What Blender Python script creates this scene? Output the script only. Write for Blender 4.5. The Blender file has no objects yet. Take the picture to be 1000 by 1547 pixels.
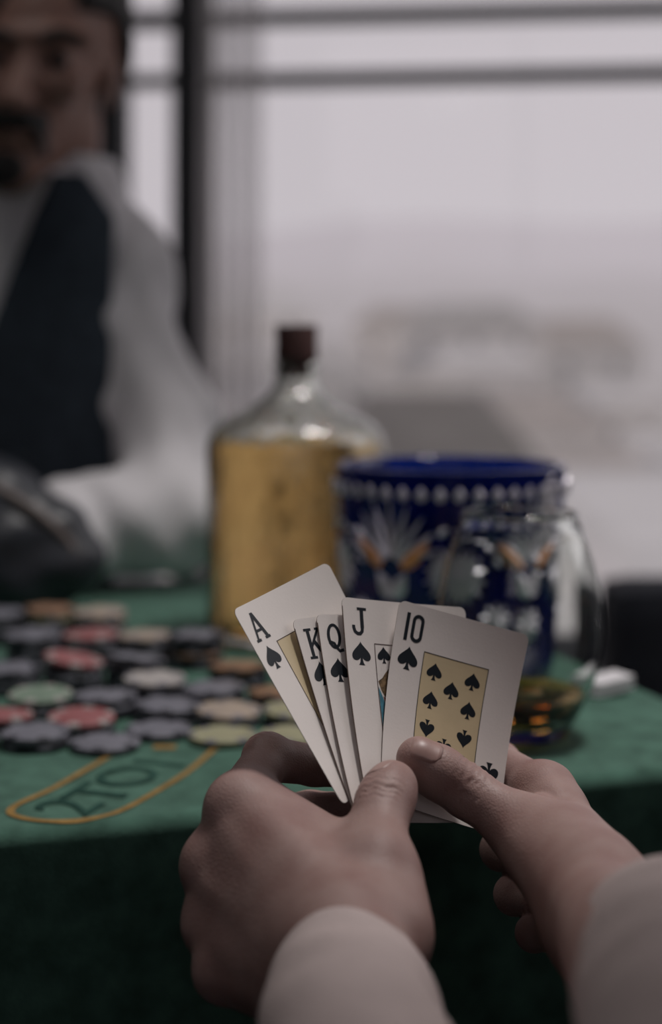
import bpy, bmesh, math, random
import numpy as np
from mathutils import Vector, Matrix, geometry

random.seed(7)
rng = np.random.default_rng(7)
SC = bpy.context.scene
COL = SC.collection

# ------------------------------------------------------------------ camera
F, CX, CY = 2333.0, 500.0, 517.0          # focal length in pixels, principal column, horizon row (1000 x 1547 frame)
TZ = 0.75                                 # table height
CZ = 0.987                                # camera height
cam_d = bpy.data.cameras.new('camera')
cam_d.sensor_width = 36.0
cam_d.lens = F / 1547 * 36.0
cam_d.shift_y = -(773.5 - CY) / 1547
cam_d.clip_start = 0.02
cam_d.clip_end = 2000
cam_d.dof.use_dof = True
cam_d.dof.focus_distance = 0.662
cam_d.dof.aperture_fstop = 3.6
cam = bpy.data.objects.new('camera', cam_d)
cam.location = (0, 0, CZ)
cam.rotation_euler = (math.pi / 2, 0, 0)
COL.objects.link(cam)
SC.camera = cam

# ------------------------------------------------------------------ sky, lights, exposure
SKY = (0.62, 0.575, 0.61)
world = bpy.data.worlds.new('overcast_sky')
world.use_nodes = True
wn = world.node_tree.nodes['Background']
wn.inputs[0].default_value = (*SKY, 1)
wn.inputs[1].default_value = 1.0
SC.world = world
SC.view_settings.view_transform = 'Standard'
SC.view_settings.look = 'None'
SC.view_settings.exposure = 0.0
SC.view_settings.gamma = 1.0
SC.view_settings.use_curve_mapping = False

def area_light(name, loc, target, sx, sy, power, color):
    d = bpy.data.lights.new(name, 'AREA')
    d.shape = 'RECTANGLE'; d.size = sx; d.size_y = sy
    d.energy = power; d.color = color
    o = bpy.data.objects.new(name, d)
    o.location = loc
    o.rotation_euler = (Vector(target) - Vector(loc)).to_track_quat('-Z', 'Y').to_euler()
    COL.objects.link(o)
    return o
# daylight entering through the side window on the right, and an added soft fill above the table
area_light('side_window_daylight', (1.70, 1.55, 1.75), (0.0, 0.8, 0.80), 1.3, 1.2, 6.0, (1.0, 0.95, 0.95))
sp_d = bpy.data.lights.new('table_spot', 'SPOT')       # shaded lamp over the card table
sp_d.energy = 66.0; sp_d.color = (1.0, 0.95, 0.92); sp_d.spot_size = math.radians(44); sp_d.spot_blend = 0.55; sp_d.shadow_soft_size = 0.14
sp_o = bpy.data.objects.new('table_spot', sp_d)
sp_o.location = (0.42, 0.97, 2.28)
sp_o.rotation_euler = (Vector((0.04, 1.00, 0.75)) - Vector(sp_o.location)).to_track_quat('-Z', 'Y').to_euler()
COL.objects.link(sp_o)
area_light('added_fill_light', (-0.60, 1.10, 2.55), (-0.1, 0.8, 0.75), 0.5, 0.5, 4.8, (1.0, 0.95, 0.92))  # added fill from upper left, brightens the index finger, felt and chips

# ------------------------------------------------------------------ helpers
def P(px, py, d):                          # a pixel at a depth, as a point of the room
    return np.array(((px - CX) / F * d, d, CZ - (py - CY) / F * d))

def Pz(px, py, z):                         # a pixel on the level z
    d = (CZ - z) * F / (py - CY)
    return P(px, py, d)

def nodes(name):
    m = bpy.data.materials.new(name); m.use_nodes = True
    nt = m.node_tree
    return m, nt, nt.nodes['Principled BSDF']

def mat(name, col, rough=0.6, var=0.0, scale=40.0, bump=0.0, bscale=200.0, metallic=0.0, sss=0.0, spec=0.5, sheen=0.0, trans=0.0, ior=1.45, coat=0.0, detail=4.0):
    m, nt, b = nodes(name)
    b.inputs['Base Color'].default_value = (*col, 1)
    b.inputs['Roughness'].default_value = rough
    b.inputs['Metallic'].default_value = metallic
    b.inputs['Specular IOR Level'].default_value = spec
    b.inputs['IOR'].default_value = ior
    b.inputs['Transmission Weight'].default_value = trans
    b.inputs['Coat Weight'].default_value = coat
    b.inputs['Sheen Weight'].default_value = sheen
    if sss:
        b.inputs['Subsurface Weight'].default_value = sss
        b.inputs['Subsurface Radius'].default_value = (0.006, 0.0025, 0.0015)
        b.inputs['Subsurface Scale'].default_value = 1.0
    if var or bump:
        tc = nt.nodes.new('ShaderNodeTexCoord')
    if var:
        n = nt.nodes.new('ShaderNodeTexNoise'); n.inputs['Scale'].default_value = scale; n.inputs['Detail'].default_value = detail
        nt.links.new(tc.outputs['Object'], n.inputs['Vector'])
        r = nt.nodes.new('ShaderNodeValToRGB')
        r.color_ramp.elements[0].position = 0.3; r.color_ramp.elements[1].position = 0.7
        r.color_ramp.elements[0].color = (*[c * (1 - var) for c in col], 1)
        r.color_ramp.elements[1].color = (*[min(1, c * (1 + var)) for c in col], 1)
        nt.links.new(n.outputs['Fac'], r.inputs['Fac'])
        nt.links.new(r.outputs['Color'], b.inputs['Base Color'])
    if bump:
        n2 = nt.nodes.new('ShaderNodeTexNoise'); n2.inputs['Scale'].default_value = bscale; n2.inputs['Detail'].default_value = 3
        nt.links.new(tc.outputs['Object'], n2.inputs['Vector'])
        bp = nt.nodes.new('ShaderNodeBump'); bp.inputs['Strength'].default_value = bump; bp.inputs['Distance'].default_value = 0.002
        nt.links.new(n2.outputs['Fac'], bp.inputs['Height'])
        nt.links.new(bp.outputs['Normal'], b.inputs['Normal'])
    return m

def me_obj(name, verts, faces, material, parent=None, base=(0, 0, 0), smooth=True, kind=None):
    """One mesh object; verts are in room coordinates and base is where its origin stands."""
    base = np.array(base, float)
    if parent is not None:
        base = np.array(parent['_base'][:], float)
    v = np.asarray(verts, float) - base
    me = bpy.data.meshes.new(name)
    me.from_pydata(v.tolist(), [], [list(map(int, f)) for f in faces])
    me.update()
    if smooth:
        me.polygons.foreach_set('use_smooth', [True] * len(me.polygons))
    if material is not None:
        me.materials.append(material)
    o = bpy.data.objects.new(name, me)
    COL.objects.link(o)
    o['_base'] = base.tolist()
    if parent is not None:
        o.parent = parent
    else:
        o.location = base
    if kind: o['kind'] = kind
    return o

def thing(name, label, cat, base, group=None):
    o = bpy.data.objects.new(name, None)
    o.empty_display_size = 0.05
    o.location = base; o['_base'] = [float(c) for c in base]
    COL.objects.link(o)
    return tag(o, label, cat, group)

def tag(o, label, cat, group=None):
    o['label'] = label; o['category'] = cat
    if group: o['group'] = group
    return o

class MB:
    """collects simple solids into one mesh"""
    def __init__(s): s.v = []; s.f = []
    def add(s, v, f):
        n = len(s.v); s.v += [tuple(map(float, q)) for q in v]; s.f += [[i + n for i in g] for g in f]; return s
    def box(s, lo, hi, bev=0.0):
        bm = bmesh.new(); bmesh.ops.create_cube(bm, size=1)
        lo, hi = np.array(lo, float), np.array(hi, float)
        for w in bm.verts: w.co = Vector(lo + (np.array(w.co) + .5) * (hi - lo))
        if bev: bmesh.ops.bevel(bm, geom=bm.edges[:], offset=bev, segments=2, affect='EDGES', profile=.7)
        bm.verts.index_update()
        s.add([tuple(w.co) for w in bm.verts], [[w.index for w in g.verts] for g in bm.faces]); bm.free(); return s
    def lathe(s, prof, c=(0, 0, 0), n=48, cap=True):
        m = len(prof); v = []
        for r, z in prof:
            for k in range(n):
                a = 2 * math.pi * k / n; v.append((c[0] + r * math.cos(a), c[1] + r * math.sin(a), c[2] + z))
        f = []
        for i in range(m - 1):
            for k in range(n):
                k2 = (k + 1) % n; f.append([i * n + k, i * n + k2, (i + 1) * n + k2, (i + 1) * n + k])
        if cap:
            f.append([k for k in range(n)][::-1]); f.append([(m - 1) * n + k for k in range(n)])
        return s.add(v, f)
    def xf(s, fn): s.v = [tuple(fn(np.array(q))) for q in s.v]; return s
    def build(s, name, material, parent=None, base=(0, 0, 0), smooth=False, kind=None):
        return me_obj(name, s.v, s.f, material, parent, base, smooth, kind)

def auto_smooth(o, ang=40):
    me = o.data
    bm = bmesh.new(); bm.from_mesh(me)
    for e in bm.edges:
        e.smooth = e.calc_face_angle(0) < math.radians(ang)
    for f in bm.faces: f.smooth = True
    bm.to_mesh(me); bm.free(); return o

# ---- implicit bodies: smooth unions of tapered limbs, polygonised as one surface
def smin(a, b, k):
    return np.minimum(a, b) - np.maximum(k - np.abs(a - b), 0) ** 2 / (4 * k)
def cone(p, a, b, ra, rb):
    a = np.asarray(a, np.float32); b = np.asarray(b, np.float32)
    ba = b - a; pa = p - a
    t = np.clip(pa @ ba / max(float(ba @ ba), 1e-12), 0, 1)
    return np.linalg.norm(pa - t[:, None] * ba, axis=1) - (ra + (rb - ra) * t)
def ball(p, c, r): return np.linalg.norm(p - np.asarray(c, np.float32), axis=1) - r
def ellips(p, c, r):
    q = (p - np.asarray(c, np.float32)) / np.asarray(r, np.float32)
    k0 = np.linalg.norm(q, axis=1); k1 = np.linalg.norm(q / np.asarray(r, np.float32), axis=1)
    return k0 * (k0 - 1) / np.maximum(k1, 1e-9)

def surface(f, lo, hi, h, fine=None, sub=0, proj=2):
    lo = np.array(lo, float); hi = np.array(hi, float)
    n = np.ceil((hi - lo) / h).astype(int) + 1
    ax = [lo[i] + h * np.arange(n[i]) for i in range(3)]
    D = np.empty(tuple(n), np.float32)
    YZ = np.stack(np.meshgrid(ax[1], ax[2], indexing='ij'), -1).reshape(-1, 2).astype(np.float32)
    step = max(1, 60000 // len(YZ))
    for i in range(0, n[0], step):
        xs = ax[0][i:i + step]
        Q = np.empty((len(xs), len(YZ), 3), np.float32); Q[:, :, 0] = xs[:, None]; Q[:, :, 1:] = YZ
        D[i:i + step] = f(Q.reshape(-1, 3)).reshape(len(xs), n[1], n[2])
    S = D < 0
    cnt = np.zeros(tuple(n - 1), np.int8)
    offs = [(a, b, c) for a in (0, 1) for b in (0, 1) for c in (0, 1)]
    sl = lambda A, o: A[o[0]:A.shape[0] - 1 + o[0], o[1]:A.shape[1] - 1 + o[1], o[2]:A.shape[2] - 1 + o[2]]
    for o in offs: cnt += sl(S, o)
    act = (cnt > 0) & (cnt < 8)
    idx = np.argwhere(act); ids = -np.ones(act.shape, np.int64); ids[act] = np.arange(len(idx))
    vals = np.stack([D[idx[:, 0] + o[0], idx[:, 1] + o[1], idx[:, 2] + o[2]] for o in offs], 1)
    acc = np.zeros((len(idx), 3)); num = np.zeros(len(idx))
    O = np.array(offs, float)
    for i in range(8):
        for j in range(i + 1, 8):
            if abs(O[i] - O[j]).sum() == 1:
                c = (vals[:, i] < 0) != (vals[:, j] < 0)
                t = vals[:, i] / np.where(c, vals[:, i] - vals[:, j], 1)
                acc += np.where(c[:, None], O[i] + t[:, None] * (O[j] - O[i]), 0); num += c
    V = lo + h * (idx + acc / num[:, None])
    Q = []
    for a in range(3):
        b, c = (a + 1) % 3, (a + 2) % 3
        s0 = [slice(None)] * 3; s1 = [slice(None)] * 3
        s0[a] = slice(0, -1); s1[a] = slice(1, None)
        ch = S[tuple(s0)] != S[tuple(s1)]
        e = np.argwhere(ch)
        ok = (e[:, b] > 0) & (e[:, c] > 0) & (e[:, b] < n[b] - 1) & (e[:, c] < n[c] - 1)
        e = e[ok]
        inside = S[e[:, 0], e[:, 1], e[:, 2]]
        def cell(db, dc):
            q = e.copy(); q[:, b] -= db; q[:, c] -= dc; return ids[q[:, 0], q[:, 1], q[:, 2]]
        q = np.stack([cell(1, 1), cell(0, 1), cell(0, 0), cell(1, 0)], 1)
        q[~inside] = q[~inside][:, ::-1]
        Q.append(q)
    Q = np.concatenate(Q)
    fine = fine or f
    for lev in range(sub + 1):
        for _ in range(proj):
            p = V.astype(np.float32); d = fine(p); e = 2e-4 if h < .003 else 1e-3
            g = np.stack([fine(p + np.float32(e) * np.eye(3, dtype=np.float32)[k]) - fine(p - np.float32(e) * np.eye(3, dtype=np.float32)[k]) for k in range(3)], 1) / (2 * e)
            gl = np.maximum((g * g).sum(1), .25)
            V = V - np.clip(d / gl, -h, h)[:, None] * g * .9
        if lev < sub:
            E = np.sort(np.concatenate([Q[:, [0, 1]], Q[:, [1, 2]], Q[:, [2, 3]], Q[:, [3, 0]]]), 1)
            key = E[:, 0] * (len(V) + 1) + E[:, 1]
            u, first, inv = np.unique(key, return_index=True, return_inverse=True)
            nv = len(V); em = (V[E[first, 0]] + V[E[first, 1]]) / 2; fm = V[Q].mean(1)
            ei = (nv + inv).reshape(4, -1); fi = nv + len(u) + np.arange(len(Q))
            V = np.concatenate([V, em, fm])
            Q = np.concatenate([np.stack([Q[:, k], ei[k], fi, ei[(k + 3) % 4]], 1) for k in range(4)])
    return V, Q

def quad_obj(name, V, Q, material, parent, smooth=True):
    base = np.array(parent['_base'][:], float)
    me = bpy.data.meshes.new(name)
    me.vertices.add(len(V)); me.vertices.foreach_set('co', (V - base).astype(np.float32).ravel())
    me.loops.add(Q.size); me.loops.foreach_set('vertex_index', Q.astype(np.int32).ravel())
    me.polygons.add(len(Q)); me.polygons.foreach_set('loop_start', np.arange(0, Q.size, 4, dtype=np.int32))
    me.polygons.foreach_set('use_smooth', np.ones(len(Q), bool))
    me.update(calc_edges=True); me.validate()
    me.materials.append(material)
    o = bpy.data.objects.new(name, me); COL.objects.link(o); o.parent = parent
    o['_base'] = base.tolist()
    return o

# ------------------------------------------------------------------ materials
M = {}
M['felt'] = mat('green_felt', (0.060, 0.127, 0.097), 1.0, .30, 55, .25, 600, sheen=.05, spec=.15, detail=8)
M['yellow'] = mat('yellow_print', (0.25, 0.155, 0.055), .95, .2, 120, .5, 420, spec=.1)
M['print'] = mat('dark_print', (0.024, 0.062, 0.050), .95, .3, 120, .5, 420, spec=.1)
M['wood'] = mat('table_wood', (0.10, 0.055, 0.03), .5, .3, 12)
M['card'] = mat('card_stock', (0.74, 0.69, 0.66), 0.42, .02, 60, .025, 900, spec=.4)
M['card_edge'] = mat('worn_shaded_card_edge', (0.10, 0.065, 0.05), .8)  # dark brown for worn edges and for painted gap shadow
M['ink'] = mat('black_ink', (0.010, 0.014, 0.020), .5, spec=.3)
M['line'] = mat('brown_line_ink', (0.06, 0.035, 0.03), .6)
M['panel'] = mat('cream_panel_ink', (0.60, 0.49, 0.31), .5, .04, 80)
M['court_hair'] = mat('court_brown_ink', (0.16, 0.10, 0.05), .6, .8, 700)
M['court_blue'] = mat('court_blue_ink', (0.06, 0.20, 0.27), .6, .2, 500)
M['court_red'] = mat('court_red_ink', (0.35, 0.09, 0.07), .6, .5, 600)
M['chip_grey'] = mat('grey_chip', (0.155, 0.155, 0.185), .5, .08, 90)
M['chip_pale'] = mat('pale_chip', (0.38, 0.355, 0.345), .5, .08, 90)
M['chip_red'] = mat('red_chip', (0.26, 0.095, 0.10), .5, .1, 90)
M['chip_olive'] = mat('olive_chip', (0.30, 0.29, 0.19), .5, .1, 90)
M['chip_green'] = mat('green_chip', (0.17, 0.23, 0.18), .5, .1, 90)
M['chip_beige'] = mat('beige_chip', (0.34, 0.28, 0.235), .5, .1, 90)
M['chip_black'] = mat('black_chip', (0.018, 0.020, 0.028), .5, .1, 90)
M['chip_brown'] = mat('brown_chip', (0.24, 0.14, 0.09), .5, .1, 90)
M['cork'] = mat('dark_cork', (0.050, 0.018, 0.016), .7, .45, 120, .4, 300)
M['sheet'] = mat('white_cotton', (0.68, 0.665, 0.69), .9, .05, 30, .3, 700, spec=.2)
M['sleeve'] = mat('pale_knit', (0.48, 0.40, 0.39), .95, .05, 60, .5, 900, spec=.15)
M['vest'] = mat('dark_vest_wool', (0.040, 0.052, 0.068), .9, .2, 60, .3, 500, spec=.2)
M['hair'] = mat('dark_hair', (0.020, 0.017, 0.018), .6, .3, 200, .8, 500)
M['trousers'] = mat('dark_trousers', (0.014, 0.015, 0.02), .9)
M['leather'] = mat('dark_leather', (0.022, 0.025, 0.033), .42, .3, 30, .5, 120, spec=.6)
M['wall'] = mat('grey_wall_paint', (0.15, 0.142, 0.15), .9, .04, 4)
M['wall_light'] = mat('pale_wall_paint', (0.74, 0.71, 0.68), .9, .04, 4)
M['ceiling'] = mat('dark_ceiling_paint', (0.06, 0.058, 0.062), .9)
M['wall_dark'] = mat('dark_wood_panelling', (.045, .042, .048), .8, .2, 6)
M['floor'] = mat('dark_floor', (0.035, 0.032, 0.033), .5, .3, 5)
M['frame'] = mat('dark_window_frame', (0.035, 0.038, 0.046), .5)
M['frame_grey'] = mat('grey_window_frame', (0.10, 0.105, 0.115), .5)
M['chair'] = mat('navy_upholstery', (0.032, 0.036, 0.048), .85, .2, 40, .3, 300)
M['cushion'] = mat('grey_cushion', (0.22, 0.22, 0.21), .9, .1, 40)
M['steel'] = mat('brushed_steel', (0.5, 0.5, 0.5), .35, metallic=1)
M['white_paint'] = mat('white_roof_paint', (0.74, 0.735, 0.715), .9, .1, .5)
M['eye'] = mat('eye_white', (0.5, 0.48, 0.46), .25)
M['lips'] = mat('lips', (0.20, 0.08, 0.08), .5)

def skin_material(name, col, red):
    m, nt, b = nodes(name)
    tc = nt.nodes.new('ShaderNodeTexCoord')
    n = nt.nodes.new('ShaderNodeTexNoise'); n.inputs['Scale'].default_value = 55; n.inputs['Detail'].default_value = 6
    nt.links.new(tc.outputs['Object'], n.inputs['Vector'])
    r = nt.nodes.new('ShaderNodeValToRGB')
    r.color_ramp.elements[0].position = .32; r.color_ramp.elements[0].color = (*red, 1)
    r.color_ramp.elements[1].position = .68; r.color_ramp.elements[1].color = (*col, 1)
    nt.links.new(n.outputs['Fac'], r.inputs['Fac']); nt.links.new(r.outputs['Color'], b.inputs['Base Color'])
    b.inputs['Roughness'].default_value = .52; b.inputs['Specular IOR Level'].default_value = .4
    b.inputs['Subsurface Weight'].default_value = .1; b.inputs['Subsurface Radius'].default_value = (.006, .002, .001); b.inputs['Subsurface Scale'].default_value = 1
    v = nt.nodes.new('ShaderNodeTexVoronoi'); v.inputs['Scale'].default_value = 1100
    n2 = nt.nodes.new('ShaderNodeTexNoise'); n2.inputs['Scale'].default_value = 380; n2.inputs['Detail'].default_value = 5
    nt.links.new(tc.outputs['Object'], v.inputs['Vector']); nt.links.new(tc.outputs['Object'], n2.inputs['Vector'])
    ad = nt.nodes.new('ShaderNodeMath'); ad.operation = 'ADD'
    nt.links.new(v.outputs['Distance'], ad.inputs[0]); nt.links.new(n2.outputs['Fac'], ad.inputs[1])
    bp = nt.nodes.new('ShaderNodeBump'); bp.inputs['Strength'].default_value = .22; bp.inputs['Distance'].default_value = .0005
    nt.links.new(ad.outputs[0], bp.inputs['Height']); nt.links.new(bp.outputs['Normal'], b.inputs['Normal'])
    return m
M['skin'] = skin_material('hand_skin', (.31, .205, .185), (.25, .145, .13))
M['skin_man'] = skin_material('face_skin', (.27, .155, .125), (.23, .125, .10))
M['nail'] = mat('fingernail', (.30, .185, .165), .42, .06, 300, spec=.6)

def glass_mat(name, col, rough=0.0, ior=1.45):
    m = bpy.data.materials.new(name); m.use_nodes = True
    nt = m.node_tree; nt.nodes.remove(nt.nodes['Principled BSDF'])
    g = nt.nodes.new('ShaderNodeBsdfGlass'); g.inputs['Color'].default_value = (*col, 1); g.inputs['Roughness'].default_value = rough; g.inputs['IOR'].default_value = ior
    nt.links.new(g.outputs[0], nt.nodes['Material Output'].inputs['Surface'])
    return m
def pane_mat(name, tint, gloss):
    m = bpy.data.materials.new(name); m.use_nodes = True
    nt = m.node_tree; nt.nodes.remove(nt.nodes['Principled BSDF'])
    t = nt.nodes.new('ShaderNodeBsdfTransparent'); t.inputs[0].default_value = (*tint, 1)
    g = nt.nodes.new('ShaderNodeBsdfGlossy'); g.inputs['Roughness'].default_value = .02
    mx = nt.nodes.new('ShaderNodeMixShader'); mx.inputs[0].default_value = gloss
    nt.links.new(t.outputs[0], mx.inputs[1]); nt.links.new(g.outputs[0], mx.inputs[2])
    nt.links.new(mx.outputs[0], nt.nodes['Material Output'].inputs['Surface'])
    return m
M['glass'] = glass_mat('clear_glass', (.97, .98, .97))
M['bottle_glass'] = glass_mat('bottle_glass', (.97, .98, .96))
def hammer(m):
    nt = m.node_tree; g = [n for n in nt.nodes if n.type == 'BSDF_GLASS'][0]
    tc = nt.nodes.new('ShaderNodeTexCoord'); mp = nt.nodes.new('ShaderNodeMapping'); mp.inputs['Scale'].default_value = (1, 1, .22); mp.inputs['Location'].default_value = (.37, .81, .13)
    n = nt.nodes.new('ShaderNodeTexNoise'); n.inputs['Scale'].default_value = 95; n.inputs['Detail'].default_value = 3
    bp = nt.nodes.new('ShaderNodeBump'); bp.inputs['Strength'].default_value = .55; bp.inputs['Distance'].default_value = .004
    nt.links.new(tc.outputs['Object'], mp.inputs[0]); nt.links.new(mp.outputs[0], n.inputs['Vector']); nt.links.new(n.outputs['Fac'], bp.inputs['Height']); nt.links.new(bp.outputs[0], g.inputs['Normal'])
hammer(M['bottle_glass'])
M['liquor'] = glass_mat('amber_liquor', (.93, .74, .47), 0.05, 1.36)
M['whisky'] = glass_mat('whisky', (.96, .66, .34), 0, 1.36)
M['pane'] = pane_mat('window_glass', (.97, .97, .97), .03)
def sheer():
    m = bpy.data.materials.new('sheer_curtain'); m.use_nodes = True
    nt = m.node_tree; nt.nodes.remove(nt.nodes['Principled BSDF'])
    a = nt.nodes.new('ShaderNodeBsdfTransparent'); d = nt.nodes.new('ShaderNodeBsdfTranslucent'); d.inputs[0].default_value = (.7, .68, .68, 1)
    mx = nt.nodes.new('ShaderNodeMixShader'); mx.inputs[0].default_value = .34
    nt.links.new(a.outputs[0], mx.inputs[1]); nt.links.new(d.outputs[0], mx.inputs[2])
    nt.links.new(mx.outputs[0], nt.nodes['Material Output'].inputs['Surface']); return m
M['sheer'] = sheer()
def blue_crystal():
    m, nt, b = nodes('cobalt_crystal')
    b.inputs['Base Color'].default_value = (.008, .030, .26, 1)
    b.inputs['Roughness'].default_value = .06; b.inputs['Transmission Weight'].default_value = .75; b.inputs['IOR'].default_value = 1.5
    return m
M['cobalt'] = blue_crystal()
M['cut'] = mat('frosted_cut_glass', (.86, .82, .90), .3, .1, 300, metallic=.45)
M['orange_glint'] = mat('orange_glint_cut_glass', (1.0, .42, .17), .25, .1, 200, spec=.7)  # glints of warm light, put into the facet colour

# ------------------------------------------------------------------ room
WY, WM = 3.0, 0.105                       # window wall: depth at the middle, and its slant
def wall_x(px):
    k = (px - CX) / F
    return k * WY / (1 + WM * k)
def W(px, py, back=0.0):                  # pixel on the window wall (back = metres behind its face)
    x = wall_x(px); y = WY - WM * x
    return np.array((x, y + back, CZ - (py - CY) / F * y))
def wall_slab(x0, x1, z0, z1, y0, y1):    # a slab along the slanted wall; y offsets from its face
    mb = MB().box((x0, y0, z0), (x1, y1, z1))
    return mb.xf(lambda q: np.array((q[0], q[1] + WY - WM * q[0], q[2])))
CEIL = 2.75
X0, X1, YB = -1.75, 1.75, -1.3
XN0, XN1 = wall_x(187), wall_x(266)       # narrow window opening
XW0, XW1 = wall_x(306), 1.55              # wide window opening
def struct(o): o['kind'] = 'structure'; return o
struct(MB().box((X0 - .1, YB - .1, -.1), (X1 + .1, 3.4, 0)).build('floor', M['floor']))
struct(MB().box((X0 - .1, YB - .1, CEIL), (X1 + .1, 3.4, CEIL + .1)).build('ceiling', M['ceiling']))
struct(MB().box((X0 - .1, YB, 0), (X0, 3.2, CEIL)).build('wall_left', M['wall']))
BW = (-1.0, 1.0, 1.25, 2.5)                # opening of an added window that lets fill light in behind the player
struct(MB().box((X0, YB - .1, 0), (X1, YB, BW[2])).box((X0, YB - .1, BW[3]), (X1, YB, CEIL)).box((X0, YB - .1, BW[2]), (BW[0], YB, BW[3])).box((BW[1], YB - .1, BW[2]), (X1, YB, BW[3])).build('wall_behind', M['wall_dark']))
w4 = struct(MB().box((BW[0], YB - .08, BW[2]), (BW[0] + .05, YB - .02, BW[3])).box((BW[1] - .05, YB - .08, BW[2]), (BW[1], YB - .02, BW[3])).box((-.025, YB - .08, BW[2]), (.025, YB - .02, BW[3])).box((BW[0] + .05, YB - .08, BW[2]), (BW[1] - .05, YB - .02, BW[2] + .05)).box((BW[0] + .05, YB - .08, BW[3] - .05), (BW[1] - .05, YB - .02, BW[3])).build('fill_window', M['frame'], base=(0, YB, BW[2])))
MB().box((BW[0] + .05, YB - .055, BW[2] + .05), (BW[1] - .05, YB - .049, BW[3] - .05)).build('pane', M['pane'], w4)  # pane of the added fill window
wr = MB().box((X1, YB, 0), (X1 + .12, .9, CEIL)).box((X1, 2.2, 0), (X1 + .12, 3.0, CEIL)).box((X1, .9, 0), (X1 + .12, 2.2, 1.1)).box((X1, .9, 2.4), (X1 + .12, 2.2, CEIL))
struct(wr.build('wall_right', M['wall']))
w3 = struct(MB().box((X1 + .04, .9, 1.1), (X1 + .08, .97, 2.4)).box((X1 + .04, 2.13, 1.1), (X1 + .08, 2.2, 2.4)).box((X1 + .04, .97, 1.1), (X1 + .08, 2.13, 1.16)).box((X1 + .04, .97, 2.34), (X1 + .08, 2.13, 2.4)).build('window_3', M['frame'], base=(X1, 1.55, 1.1)))
MB().box((X1 + .055, .97, 1.16), (X1 + .065, 2.13, 2.34)).build('pane', M['pane'], w3)
# front wall: pier on the left, pillar between the windows, strip at the right
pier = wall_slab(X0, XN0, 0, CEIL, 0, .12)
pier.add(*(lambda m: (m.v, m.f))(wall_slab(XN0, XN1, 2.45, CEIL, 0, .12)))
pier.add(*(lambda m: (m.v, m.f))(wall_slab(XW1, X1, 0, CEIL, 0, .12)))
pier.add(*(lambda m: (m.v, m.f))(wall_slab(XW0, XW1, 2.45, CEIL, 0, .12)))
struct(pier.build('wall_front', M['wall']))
# pillar with a splayed reveal that turns towards the wide window
xa, xb, xc = wall_x(262), wall_x(288), wall_x(301)
n = 8
prof = [(xa, 0.0), (xb, 0.0)] + [(xb + (xc - xb) * math.sin(t * math.pi / 2 / n), .11 * (1 - math.cos(t * math.pi / 2 / n))) for t in range(1, n + 1)] + [(xc, .2), (xa, .2)]
pv = [(x, y + WY - WM * x, z) for z in (0, CEIL) for x, y in prof]
k = len(prof)
pf = [[i, (i + 1) % k, (i + 1) % k + k, i + k] for i in range(k)] + [list(range(k))[::-1], list(range(k, 2 * k))]
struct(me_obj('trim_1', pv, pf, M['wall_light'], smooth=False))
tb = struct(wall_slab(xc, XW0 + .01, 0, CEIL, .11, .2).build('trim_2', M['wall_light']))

def bar_z(px, py): return W(px, py)[2]
def frame_window(name, x0, x1, z0, z1, wl, wr_, mt, bars):
    o = struct(wall_slab(x0, x0 + wl, z0, z1, -.012, .06).build(name, mt, base=((x0 + x1) / 2, WY - WM * (x0 + x1) / 2, z0)))
    wall_slab(x1 - wr_, x1, z0, z1, -.012, .06).build('window_frame', mt, o)
    wall_slab(x0 + wl, x1 - wr_, z0, z0 + .05, -.008, .055).build('window_frame', mt, o)
    wall_slab(x0 + wl, x1 - wr_, z1 - .05, z1, -.008, .055).build('window_frame', mt, o)
    wall_slab(x0 + wl, x1 - wr_, z0 + .05, z1 - .05, .02, .026).build('pane', M['pane'], o)
    return o
px1 = (wall_x(500 + 1) - wall_x(500))
wn1 = frame_window('window_1', wall_x(160), wall_x(296), .08, 2.5, wall_x(189) - wall_x(160), wall_x(296) - wall_x(260), M['frame'], None)
wn2 = frame_window('window_2', XW0 - .005, XW1 + .02, .06, 2.5, .016, .05, M['frame_grey'], None)
def hbar(parent, x0, x1, zl, zr, th, y0, y1, m):   # a glazing bar that keeps the slight slope of the wall
    mb = MB().box((0, y0, -th / 2), (1, y1, th / 2), .004)
    def fn(q):
        x = x0 + q[0] * (x1 - x0); t = (x - wall_x(365)) / (wall_x(1000) - wall_x(365))
        return np.array((x, q[1] + WY - WM * x, q[2] + zl + 0 * t))
    return mb.xf(fn).build('glazing_bar', m, parent)
hbar(wn1, wall_x(189), wall_x(265), bar_z(225, 121), 0, .022, -.006, .05, M['frame'])
hbar(wn1, wall_x(189), wall_x(265), bar_z(225, 28), 0, .030, -.006, .05, M['frame_grey'])
hbar(wn2, XW0 + .02, XW1 - .03, bar_z(680, 114), 0, .026, -.006, .05, M['frame'])
hbar(wn2, XW0 + .02, XW1 - .03, bar_z(680, 18), 0, .026, -.006, .05, M['frame_grey'])
# bar end cap knob where the dark bar meets the jamb
# sheer curtain strip beside the wide window
cv, cf = [], []
nx, nz = 40, 2
for i in range(nx + 1):
    t = i / nx; x = wall_x(300) + t * (wall_x(399) - wall_x(300))
    for z in (.03, 2.6):
        cv.append((x, WY - WM * x - .055 + .012 * math.sin(t * 9 * math.pi), z))
for i in range(nx): cf.append([2 * i, 2 * i + 2, 2 * i + 3, 2 * i + 1])
cu = me_obj('sheer_curtain', cv, cf, M['sheer'], base=(wall_x(370), 2.98, .03))
tag(cu, 'narrow sheer white curtain gathered at the left side of the wide window', 'curtain')
sm = cu.modifiers.new('thickness', 'SOLIDIFY'); sm.thickness = .001
rod = MB().lathe([(.008, 0), (.008, .2)], n=12).xf(lambda q: np.array((wall_x(298) + q[2], WY - WM * wall_x(370) - .055 + q[0], 2.605 + q[1])))
rod.build('curtain_rail', M['steel'], cu)

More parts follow.
